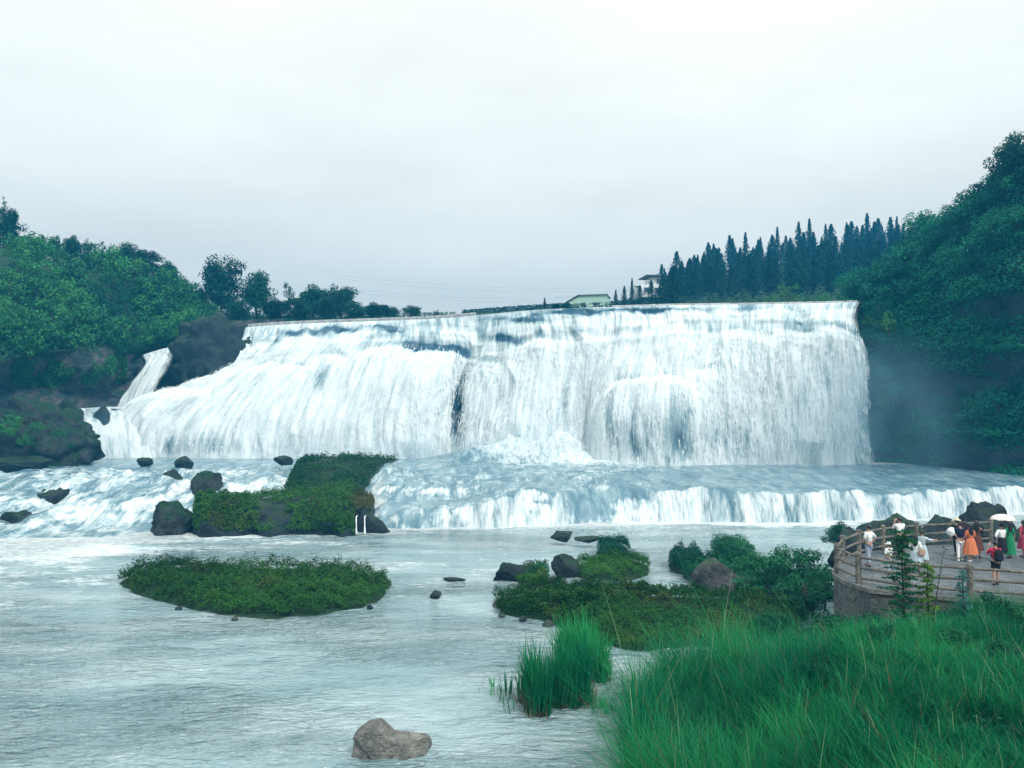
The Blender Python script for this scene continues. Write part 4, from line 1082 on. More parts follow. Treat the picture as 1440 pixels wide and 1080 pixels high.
# mossy ledge: stepped rock with a plant carpet between the left rapids and the middle cascade
def ledge(name, label, cols, n, vmin, seed, lift, size):
    net = Net(cols); G, u, v = net.grid(70, 50); N = grid_normals(G)
    G = G.copy(); G[..., 2] += .5 * (fbm(G[..., 0] * .5, G[..., 1] * .4, 4, seed) - .5)
    G[..., 1] += 3.4 * (fbm(G[..., 0] * .4, G[..., 2] * .5, 3, seed + 4) - .5) * (np.linspace(1.2, .3, 50)[:, None])
    cen = G.reshape(-1, 3).mean(0); cen[2] = G[..., 2].min()
    root = link(name, None, None, cen); tag(root, label, 'rock ledge')
    link('rock', mesh_np('rock', G - cen, grid_faces(50, 70), ROCK_DARK), root)
    rr = np.random.default_rng(seed)
    P, Nn = net.at(rr.uniform(0.01, .99, n), rr.uniform(vmin, 1, n))
    Nn *= np.where(Nn[:, 2:3] < 0, -1, 1)
    P[:, 2] += .5 * (fbm(P[:, 0] * .5, P[:, 1] * .4, 4, seed) - .5)
    P[:, 1] += 3.4 * (fbm(P[:, 0] * .4, P[:, 2] * .5, 3, seed + 4) - .5) * .75
    keep = fbm(P[:, 0] * .3, P[:, 1] * .2 + P[:, 2] * .4, 3, seed + 9) > .33
    V, t = cover_quads(P[keep], Nn[keep], size, seed + 5, lift)
    c = link('ground_cover', quad_mesh('ground_cover', V - cen, L_ISLE, t), root); c['kind'] = 'stuff'
ledge('mossy_ledge', 'broad rock ledge carpeted with dark green plants, its wet front face dropping to the river', [
    [(268, 762, 67), (270, 712, 68), (282, 702, 72), (300, 712, 79)], [(300, 762, 66.8), (302, 712, 68), (308, 703, 73), (320, 710, 80)],
    [(350, 762, 66.8), (352, 712, 68.2), (355, 703, 74), (360, 708, 82)], [(420, 762, 66.8), (422, 716, 68.6), (424, 697, 76), (425, 690, 86)],
    [(470, 762, 66.8), (470, 722, 68.6), (472, 698, 76), (475, 680, 88)], [(502, 762, 67), (500, 730, 68.8), (502, 706, 76), (508, 690, 88)]], 30000, .09, 700, .7, .24)
ledge('upper_ledge', 'narrow plant-covered ledge rising to the foot of the main fall', [
    [(392, 706, 80), (402, 682, 87), (412, 660, 97), (420, 652, 106)], [(430, 702, 80), (432, 672, 88), (438, 650, 98), (440, 644, 107)],
    [(480, 702, 80), (482, 676, 88), (490, 650, 99), (500, 643, 107)], [(504, 712, 80), (512, 698, 86), (535, 660, 98), (562, 646, 107)]], 14000, .05, 720, .6, .3)
islet('yellow_tussock', 'yellowish plant tussock beside the mossy ledge in the middle rapids', [(478, 706), (490, 716), (515, 720), (526, 714), (520, 704), (498, 698)], .5, 4000, .2, leaf_mat('yellowish leaves', (.06, .07, .02), (.14, .14, .04)), 740, .6, ROCK_DARK, 'tussock', .3, 1.6)
boulder(50, 523, 752, 68.5, 56, 24, ROCK_DARK, 'dark flat-faced rock step right of the mossy ledge with two thin trickles', .6, None, 0, 4, .05)
for k, px in enumerate((501, 513)):
    p0, p1 = pix(px, 727, 67.6), pix(px, 750, 67.4)
    pts_ = [p0 + np.array((0, .4, .05)), p0, (p0 + p1) / 2 + np.array((0, -.05, 0)), p1]
    tag(link('water_trickle', tubes('water_trickle', [(pts_, [.04, .05, .055, .10])], SPRAY, 6)), ('left', 'right')[k] and ('thin white trickle down the dark rock step, next to the mossy ledge' if k == 0 else 'thin white trickle down the middle of the dark rock step'), 'trickle')

# ------------------------------------------------------------------ right bank, reeds
BANK = np.array([(2.6, 9), (2.9, 18), (3.3, 23), (3.9, 26.2), (5.0, 29.0), (8, 30.2), (11.5, 31), (12.8, 33), (13.4, 36), (16, 41), (20, 45.5), (30, 52), (45, 60), (80, 66), (80, 9)])
def poly_dist(P, poly):
    """signed distance, positive inside"""
    x, y = P[..., 0], P[..., 1]
    d = np.full(x.shape, 1e9); ins = np.zeros(x.shape, bool)
    n = len(poly)
    for i in range(n):
        a, b = poly[i], poly[(i + 1) % n]
        e = b - a
        t = np.clip(((x - a[0]) * e[0] + (y - a[1]) * e[1]) / (e @ e), 0, 1)
        d = np.minimum(d, np.hypot(x - a[0] - t * e[0], y - a[1] - t * e[1]))
        cr = (a[1] > y) != (b[1] > y)
        xi = a[0] + (y - a[1]) / (b[1] - a[1] + 1e-12) * e[0]
        ins ^= cr & (x < xi)
    return np.where(ins, d, -d)
def bank_z(x, y):
    d = poly_dist(np.stack([x, y], -1), BANK)
    return np.where(d > -1.5, -.6 + .75 * sstep(-1.5, .6, d) + 2.95 * sstep(.4, 7, d), -.6) + .25 * (fbm(x * .5, y * .5, 3, 800) - .5)
xs, ys = np.linspace(1, 82, 240), np.linspace(8, 68, 200)
X, Y = np.meshgrid(xs, ys)
tag(link('right_bank', mesh_np('right_bank', np.stack([X, Y, bank_z(X, Y)], -1), grid_faces(200, 240), SOIL)), kind='structure')

def blades(name, P, H, W, mat, seed, bend=.5, parent=None, origin=None, out_az=None, base_tint=None):
    rr = np.random.default_rng(seed); n = len(P)
    az = rr.uniform(0, 2 * np.pi, n) if out_az is None else out_az + rr.normal(0, 1.1, n); d = np.stack([np.cos(az), np.sin(az), np.zeros(n)], 1)
    side = np.stack([-np.sin(az), np.cos(az), np.zeros(n)], 1)
    wind = np.array((-.06, .03, 0))
    bb = (bend * rr.uniform(.15, 1.0, n))[:, None]
    V = []
    for t, wf in ((0, .8), (.55, 1.), (1.0, .08)):
        c = P + (d * bb + wind * bend) * (H[:, None] * t ** 2.2) + np.array((0, 0, 1)) * (H * t * (1 - .22 * bb[:, 0] * t))[:, None]
        V += [c - side * W[:, None] * wf / 2, c + side * W[:, None] * wf / 2]
    V = np.stack(V, 1)
    b = np.arange(n)[:, None] * 6
    Fs = np.concatenate([b + np.array([[2 * k, 2 * k + 1, 2 * k + 3, 2 * k + 2]]) for k in range(2)])
    tint = np.clip((.5 if base_tint is None else base_tint) + 1.2 * (fbm(P[:, 0] * .6, P[:, 1] * .6, 3, seed) - .5) + rr.normal(0, .2, n), 0, 1)
    if origin is not None: V = V - origin
    return mesh_np(name, V, Fs, mat, True, {'tint': np.repeat(tint, 6)})

PLAT = np.array([pz(px, py, 3.8)[:2] for px, py in ((1170, 806), (1186, 816), (1222, 828), (1300, 836), (1415, 845), (1560, 854))])
PLAT = np.concatenate([PLAT, np.array([(34, 26), (34, 41.5), (24, 40.2), (20, 39.2), (17, 37.8), (15, 36.0), (13.7, 34.2)])])
r = np.random.default_rng(810)
nt = 8200
TC = np.stack([r.uniform(2.5, 27, nt), r.uniform(14, 33, nt)], 1)
keep = (poly_dist(TC, BANK) > .1) & (poly_dist(TC, PLAT) < -.2) & (np.abs(TC[:, 0] / TC[:, 1]) < .78)
TC = TC[keep]; nt = len(TC)
per = 44
patchy = fbm(TC[:, 0] * .4, TC[:, 1] * .4, 3, 830)
th = (.36 + .60 * np.clip((patchy - .28) * 2, 0, 1)) * r.uniform(.55, 1.35, nt)
near_edge = np.exp(-np.clip(poly_dist(TC, BANK), 0, 9) / 1.6)
th = th * (1 + 1.9 * near_edge) * np.where(TC[:, 0] < 11.5, 1.3, 1.1)
idx = np.repeat(np.arange(nt), per)
rad = np.abs(r.normal(0, .17, len(idx))); ang = r.uniform(0, 2 * np.pi, len(idx))
P = TC[idx] + np.stack([np.cos(ang), np.sin(ang)], 1) * rad[:, None]
P3 = np.stack([P[:, 0], P[:, 1], bank_z(P[:, 0], P[:, 1]) - .05], 1)
hh = th[idx] * r.uniform(.4, 1.2, len(P))
tuft_tint = np.clip(r.normal(.42, .34, nt) + 1.2 * (fbm(TC[:, 0] * .25, TC[:, 1] * .25, 2, 835) - .5), 0, 1)[idx]
tag(link('reed_grass', blades('reed_grass', P3, hh, r.uniform(.010, .026, len(P)), L_GRASS, 840, 1.0, None, None, ang, tuft_tint)), kind='stuff')
k = r.choice(len(P3), 1500, replace=False)
tag(link('seed_stems', blades('seed_stems', P3[k], hh[k] * 1.2 + .15, r.uniform(.008, .016, 1500), L_PALE, 848, .45)), kind='stuff')
# low leafy weeds between the tufts
nw = 40000
W = np.stack([r.uniform(2.5, 27, nw), r.uniform(14, 33, nw)], 1)
W = W[(poly_dist(W, BANK) > .0) & (poly_dist(W, PLAT) < -.1) & (np.abs(W[:, 0] / W[:, 1]) < .78) & (fbm(W[:, 0] * .6, W[:, 1] * .6, 3, 845) > .45)]
W3 = np.stack([W[:, 0], W[:, 1], bank_z(W[:, 0], W[:, 1]) + r.uniform(.05, .55, len(W))], 1)
tag(link('bank_weeds', quad_mesh('bank_weeds', leaf_quads(W3, np.tile((0, 0, 1.), (len(W3), 1)), .13, .5, r), L_BUSH, np.clip(r.normal(.5, .3, len(W3)), 0, 1))), kind='stuff')
# dry undergrowth showing between the reeds
k = r.choice(len(P3), 9000, replace=False)
tag(link('dry_grass', blades('dry_grass', P3[k], hh[k] * r.uniform(.5, 1.2, 9000), r.uniform(.008, .02, 9000), L_DRY, 850, 1.0)), kind='stuff')

def reed_clump(label, px, py, rx, ry, n, h, seed, dry=.12, name='reed_clump'):
    rr = np.random.default_rng(seed); c = pz(px, py, 0.0)
    a, q = rr.uniform(0, 2 * np.pi, n), np.sqrt(rr.uniform(0, 1, n))
    P = c + np.stack([np.cos(a) * q * rx, np.sin(a) * q * ry, np.full(n, -.15)], 1)
    if n > 500:     # a few tufts of different height, ragged outline
        m_ = 16; ta, tq = rr.uniform(0, 6.28, m_), np.sqrt(rr.uniform(0, 1, m_)); tcn = np.stack([np.cos(ta) * tq * rx, np.sin(ta) * tq * ry], 1); tht = rr.uniform(.55, 1.15, m_)
        ii = rr.integers(m_, size=n); P[:, :2] = c[:2] + tcn[ii] + rr.normal(0, .16, (n, 2)); q = np.zeros(n); h = h * tht[ii]
    H = h * rr.uniform(.35, 1.15, n) * (1 - .3 * q ** 2) * (.55 + .8 * fbm(P[:, 0] * 1.6, P[:, 1] * 1.6, 2, seed))
    o = link(name, None, None, c); tag(o, label, 'reeds')
    b = link('blades', blades('blades', P, H, rr.uniform(.022, .055, n), L_GRASS, seed, .42, None, c, None, np.full(n, .18)), o); b['kind'] = 'stuff'
    m = int(n * dry); kk = rr.choice(n, m, replace=False)
    g = link('dry_skirt', blades('dry_skirt', P[kk] + (P[kk] - c) * .12, H[kk] * .42, np.full(m, .035), L_DRY, seed + 1, 1.0, None, c), o); g['kind'] = 'stuff'
reed_clump('dense clump of tall reeds standing in the water apart from the bank', 782, 992, 1.15, 1.1, 4200, 2.2, 860, .45)
reed_clump('taller loose reeds behind the dense clump, against the green spit', 822, 950, .9, 1.0, 2000, 2.2, 870)
for k, (px, py, n_, h, lab) in enumerate([(712, 980, 26, 1.1, 'sparse thin reed stems in open water left of the dense clump'), (690, 970, 12, .9, 'a few thin stems in the water farthest from the bank'), (726, 1000, 18, .8, 'short thin stems at the foot of the dense reed clump'), (850, 1000, 60, .9, 'thin reeds in the channel between the dense clump and the bank')]):
    reed_clump(lab, px, py, .5, .5, n_, h, 880 + k, .2)

# ------------------------------------------------------------------ waterside bushes and saplings
WBUSH = [make_broadleaf(90 + i, 2.6, 1.5, L_BUSH, .14, 200, 28, .02) for i in range(3)]
for i, (px, py, z, s, w, lab) in enumerate([(1108, 838, .2, 1.15, .95, 'tall upright bush behind the slanted grey boulder'), (1078, 826, .2, .8, 1.3, 'rounded bush just behind the slanted grey boulder'), (1140, 838, .4, .95, 1.1, 'spreading bush between the tall upright bush and the platform'),
        (1058, 840, .2, .5, 1.5, 'low bush touching the foot of the slanted grey boulder'), (1120, 850, .3, .6, 1.4, 'low bush in front of the tall upright bush'), (1160, 852, .6, .7, 1.2, 'bush against the platform wall'),
        (1000, 812, .1, .45, 1.4, 'low bush on the shore beside the round tussock'), (1176, 772, .5, .8, .9, 'bush behind the bend of the railing'), (1028, 800, .1, .5, 1.3, 'small bush between the round tussock and the slanted boulder'), (862, 782, .2, .4, 1.4, 'leafy crown of the small bushy tussock'),
        (964, 800, .2, .5, 1.3, 'leafy crown of the round tussock'), (760, 812, .2, .35, 1.4, 'small bush behind the pointed mossy rock'), (1022, 782, .3, .45, 1.5, 'bush crowning the low rock below the right cascade'), (895, 840, .3, .35, 1.6, 'little dark bush on the back of the long green spit')]):
    plant_tree('waterside_bush', WBUSH[i % 3], pz(px, py, z), (s * w, s * w, s), i * 1.7, lab, 'bush', 'bushes along the right shore')
BANKB = [(11.5, 33.5, .7), (12.2, 36.5, .8), (14, 40.5, .7), (15.5, 42.5, .6), (12.4, 31.6, .5)]
for i, (x, y, s) in enumerate(BANKB):
    plant_tree('waterside_bush', WBUSH[i % 3], (x, y, float(bank_z(np.array([x]), np.array([y]))[0]) - .1), (s * 1.2, s * 1.2, s), i * 2.3, 'leafy bush on the slope below the rounded end of the platform', 'bush', 'bushes below the platform end')

def twig_shrub(px, py, z, h, seed, label):
    rr = np.random.default_rng(seed); p = pz(px, py, z)
    o = link('twiggy_shrub', None, None, p); tag(o, label, 'shrub')
    paths, C = [], []
    for k in range(9):
        a = rr.uniform(0, 6.28); e = np.array((math.cos(a) * .35, math.sin(a) * .35, 1.0)) * h * rr.uniform(.6, 1.0)
        paths.append(([(0, 0, -.1), e * .5 + rr.normal(0, .04, 3), e], [.02, .013, .005]))
        for q in range(10): C.append(e * rr.uniform(.4, 1.0) + rr.normal(0, .07, 3))
    link('stem', tubes('stem', paths, BARK, 4), o)
    C = np.array(C); link('foliage', quad_mesh('foliage', leaf_quads(C, np.tile((0, 0, 1.), (len(C), 1)), .12, .5, rr), L_BUSH, rr.uniform(0, .6, len(C))), o)
twig_shrub(238, 806, .5, 1.2, 901, 'thin twiggy shrub near the left end of the grassy islet')
twig_shrub(262, 806, .6, 1.5, 902, 'taller open twiggy shrub on the grassy islet')
twig_shrub(212, 810, .5, 1.0, 903, 'smallest twiggy stem at the left tip of the grassy islet')

def feathery_sapling(loc, h, w, mat, seed, label, n_br=46, name='conifer_sapling', leaf=.11):
    rr = np.random.default_rng(seed); o = link(name, None, None, loc); tag(o, label, 'sapling')
    link('trunk', tubes('trunk', [([(0, 0, -.4), (.03, .02, h * .4), (0, .03, h * .75), (.02, 0, h)], [.045, .035, .022, .006])], BARK, 7), o)
    C, Nn, paths = [], [], []
    for k in range(n_br):
        t = .18 + .80 * (k + rr.uniform()) / n_br; a = k * 2.4 + rr.normal(0, .3)
        L = w * (1 - t * .62) * rr.uniform(.65, 1.15) * min(1, .45 + t * 1.6)
        s0 = np.array((0, 0, t * h)); e = s0 + np.array((math.cos(a) * L, math.sin(a) * L, L * .28 - .1))
        m = (s0 + e) / 2 + np.array((0, 0, .08)); paths.append(([s0, m, e], [.012, .008, .003]))
        for q in np.linspace(.15, 1.05, int(15 + 10 * L)):
            c = s0 * (1 - q) ** 2 + 2 * m * q * (1 - q) + e * q * q
            for d in (-1, 1):
                C.append(c + d * np.array((-math.sin(a), math.cos(a), 0)) * leaf * rr.uniform(.3, 1.1) + rr.normal(0, .02, 3)); Nn.append((0, 0, 1.0))
    link('branch', tubes('branch', paths, BARK, 4), o)
    C = np.array(C); link('foliage', quad_mesh('foliage', leaf_quads(C, np.array(Nn), leaf * 1.5, .42, rr), mat, np.clip(rr.normal(.45, .25, len(C)), 0, 1)), o)
L_SAP = leaf_mat('sapling leaves', (0.010, 0.10, 0.035), (0.05, 0.26, 0.06)); L_YEL = leaf_mat('yellow-green sapling leaves', (0.06, 0.18, 0.02), (0.20, 0.36, 0.05))
def on_bank(px, Y): 
    x = pix(px, 800, Y)[0]; return np.array((x, Y, float(bank_z(np.array([x]), np.array([Y]))[0])))
for i, (px, Y, s_) in enumerate([(1010, 27.5, .42), (1195, 29.3, .5), (1180, 30.2, .45), (1215, 28.6, .4), (1385, 26.5, .35), (1430, 25.8, .4), (1120, 27, .4), (1340, 23.5, .4), (1240, 24, .35), (1160, 22.5, .4), (1420, 22, .4), (960, 25, .35)]):
    g = on_bank(px, Y)
    plant_tree('bank_shrub', WBUSH[i % 3] , g, (s_ * 1.3, s_ * 1.3, s_), i * 1.4, 'small leafy shrub among the reeds below the platform', 'shrub', 'shrubs among the reeds')
for i, (px, Y, s_) in enumerate([(1168, 30.9, 1.0), (1192, 29.9, 1.0), (1212, 29.4, .9), (1236, 28.9, .85), (1330, 27.6, .55), (1395, 27.2, .5)]):
    plant_tree('wall_shrub', WBUSH[i % 3], on_bank(px, Y), (s_ * 1.1, s_ * 1.1, s_), i * 2.7, 'leafy shrub growing against the platform wall', 'shrub', 'shrubs against the platform wall')
g = on_bank(1269, 26.6); hs = pix(1269, 742, 26.6)[2] - g[2]
feathery_sapling(g, hs, 1.0, L_SAP, 911, 'young feathery conifer growing from the reeds in front of the railing', 58, 'conifer_sapling', .09)
g = on_bank(1304, 26.3); hs = pix(1304, 790, 26.3)[2] - g[2]
feathery_sapling(g, hs, .55, L_YEL, 912, 'small yellow-green sapling beside the young feathery conifer', 26, 'yellow_green_sapling', .09)
g = on_bank(1300, 26.0); e = pix(1328, 770, 26.0)
o = link('bare_sapling', None, None, g); tag(o, 'thin dark leaning stem with hardly any leaves, between the saplings and the red shirt', 'sapling')
d_ = e - g; link('stem', tubes('stem', [([(0, 0, -.2), d_ * .4 + (.05, 0, .05), d_ * .8, d_], [.022, .018, .011, .004]), ([d_ * .45, d_ * .62 + (.25, 0, .0)], [.009, .003]), ([d_ * .4, d_ * .5 + (.12, .05, .1)], [.009, .003])], BARK, 5), o)
rr = np.random.default_rng(5); C = d_ * rr.uniform(.7, 1.02, (26, 1)) + rr.normal(0, .07, (26, 3))
link('foliage', quad_mesh('foliage', leaf_quads(C, np.tile((0, 0, 1.), (26, 1)), .10, .4, rr), L_BUSH, rr.uniform(0, .5, 26)), o)
L_BLUE = leaf_mat('bluish leaves', (0.03, 0.16, 0.15), (0.10, 0.30, 0.27))
g = on_bank(1354, 26.8); hs = pix(1354, 800, 26.8)[2] - g[2]
feathery_sapling(g, hs, .42, L_BLUE, 914, 'bluish-green feathery plant at the railing left of the red shirt', 26, 'bluish_plant', .07)

# ------------------------------------------------------------------ viewing platform
PAVE = rock_mat('paving', (0.13, 0.16, 0.18), (0.24, 0.27, 0.28), None, 0, .7, 1.5)
KERB = rock_mat('kerb stone', (0.26, 0.27, 0.25), (0.38, 0.38, 0.35), None, 0, .8, 2.5)
LOG = rock_mat('moulded log concrete', (0.24, 0.23, 0.20), (0.44, 0.41, 0.35), None, 0, .8, 4.0)
def prism(name, poly, z0, z1, mat, parent=None):
    bm = bmesh.new()
    a = [bm.verts.new((x, y, z0)) for x, y in poly]; b = [bm.verts.new((x, y, z1)) for x, y in poly]
    n = len(poly); bm.faces.new(b); bm.faces.new(a[::-1])
    for i in range(n): bm.faces.new((a[i], a[(i + 1) % n], b[(i + 1) % n], b[i]))
    bmesh.ops.recalc_face_normals(bm, faces=bm.faces[:]); bmesh.ops.triangulate(bm, faces=bm.faces[:])
    me = bpy.data.meshes.new(name); bm.to_mesh(me); bm.free(); me.materials.append(mat)
    return link(name, me, parent)
PZ = 3.8
cen2 = PLAT.mean(0)
inner = PLAT + (cen2 - PLAT) / np.linalg.norm(cen2 - PLAT, axis=1)[:, None] * .12
wallp = PLAT + (cen2 - PLAT) / np.linalg.norm(cen2 - PLAT, axis=1)[:, None] * .06
root = link('viewing_platform', None); tag(root, kind='structure')
prism('retaining_wall', wallp, -.5, PZ - .16, rock_mat('wall stone', (0.12, 0.13, 0.13), (0.22, 0.22, 0.21), (.03, .08, .05), .3, .8, 1.5), root)
prism('kerb', PLAT, PZ - .156, PZ - .004, KERB, root)
prism('paving', inner, PZ - .08, PZ, PAVE, root)

def railing(label, pts, hgt, spacing, group):
    pts = np.asarray(pts, float); seg = np.linalg.norm(np.diff(pts, axis=0), axis=1); L = np.concatenate([[0], np.cumsum(seg)])
    n = max(2, int(round(L[-1] / spacing)) + 1)
    ss = np.linspace(0, L[-1], n)
    posts = np.stack([np.interp(ss, L, pts[:, 0]), np.interp(ss, L, pts[:, 1])], 1)
    o = link('railing', None, None, (posts[0][0], posts[0][1], PZ)); tag(o, label, 'railing', group)
    base = np.array((posts[0][0], posts[0][1], 0))
    th = np.linspace(0, 2 * np.pi, 12, endpoint=False)
    prof = [(0, .115), (.15, .11), (hgt * .5, .105), (hgt * .98, .11), (hgt + .03, .115), (hgt + .07, .10), (hgt + .09, .05), (hgt + .092, .0)]
    pm = None
    for k, q in enumerate(posts):
        if pm is None:
            V = np.concatenate([np.stack([np.cos(th) * r_, np.sin(th) * r_, np.full(12, z_)], 1) for z_, r_ in prof])
            pm = mesh_np('post', V, grid_faces(len(prof), 12, True), LOG)
        link('post', pm, o, np.array((q[0], q[1], 0)) - base, random.uniform(0, 6))
    for k in range(n - 1):
        a, b = posts[k], posts[k + 1]
        for z_ in (hgt * .92, hgt * .56, hgt * .2):
            A, B = np.array((a[0], a[1], z_)) - base, np.array((b[0], b[1], z_)) - base
            link('rail', tubes('rail', [([A, A * .66 + B * .34 + (0, 0, random.uniform(-.012, .012)), A * .34 + B * .66 + (0, 0, random.uniform(-.012, .012)), B], [.055, .05, .052, .055])], LOG, 8), o)
edge = PLAT + (cen2 - PLAT) / np.linalg.norm(cen2 - PLAT, axis=1)[:, None] * .22
railing('rough log-style railing along the near edge of the platform above the reeds', edge[:6], 1.08, 2.0, None)
railing('log-style railing along the river edge behind the visitors', np.concatenate([edge[:1] + (.02, .05), edge[:-7:-1]])[:6], 1.12, 2.1, None)

# ------------------------------------------------------------------ people
SKIN = plain('skin', (0.42, 0.26, 0.19), .55, .4)
HAIR = plain('black hair', (0.012, 0.011, 0.012), .45, .5)
def cloth(name, c): return plain(name, c, .85, .15, .12, 14)
C_WHITE, C_NAVY, C_RED, C_ORANGE = cloth('white cotton', (.72, .74, .74)), cloth('navy cotton', (.012, .02, .045)), cloth('red cotton', (.50, .03, .07)), cloth('rust orange cloth', (.55, .17, .08))
C_PURPLE, C_BLACK, C_GREEN, C_PALE = cloth('purple cloth', (.22, .06, .28)), cloth('black cloth', (.015, .016, .02)), cloth('green cloth', (.02, .20, .09)), cloth('pale blue cloth', (.42, .52, .56))
C_GREYBLUE, C_BROWN, C_WINE, C_STRAW = cloth('grey-blue cloth', (.30, .36, .45)), cloth('brown cloth', (.12, .05, .04)), cloth('wine red cloth', (.30, .04, .08)), cloth('straw', (.60, .55, .42))
C_FLORAL = cloth('tan cloth', (.42, .28, .20)); C_PINK = cloth('pale pink nylon', (.78, .66, .62)); C_SHOE = cloth('shoe', (.05, .05, .055))

def skin_mesh(name, joints, edges, mat, parent, root='pelvis'):
    """joints: {key: (co, radius)} -> one continuous skinned surface"""
    keys = list(joints); me = bpy.data.meshes.new(name)
    me.from_pydata([joints[k][0] for k in keys], [(keys.index(a), keys.index(b)) for a, b in edges], [])
    o = link(name, me, parent)
    me.materials.append(mat)
    md = o.modifiers.new('skin', 'SKIN'); md.use_smooth_shade = True; md.branch_smoothing = .3
    for i, k in enumerate(keys):
        sv = me.skin_vertices[0].data[i]; rd = joints[k][1]; sv.radius = rd if hasattr(rd, '__len__') else (rd, rd); sv.use_root = (k == root)
    sub = o.modifiers.new('smooth', 'SUBSURF'); sub.levels = sub.render_levels = 1
    return o

ARMS = {  # elbow and wrist relative to the shoulder (x outward, y forward, z up)
    'down': ((.06, -.03, -.29), (.09, .03, -.53)), 'front': ((.05, .02, -.28), (-.05, .22, -.36)), 'photo': ((.06, .16, -.20), (-.10, .26, .10)),
    'hip': ((.17, -.06, -.24), (.05, .02, -.42)), 'point': ((.10, .18, -.12), (.20, .40, -.10)), 'hold': ((.05, .12, -.25), (.0, .20, -.02)), 'strap': ((.10, .02, -.27), (-.02, .14, -.10))}

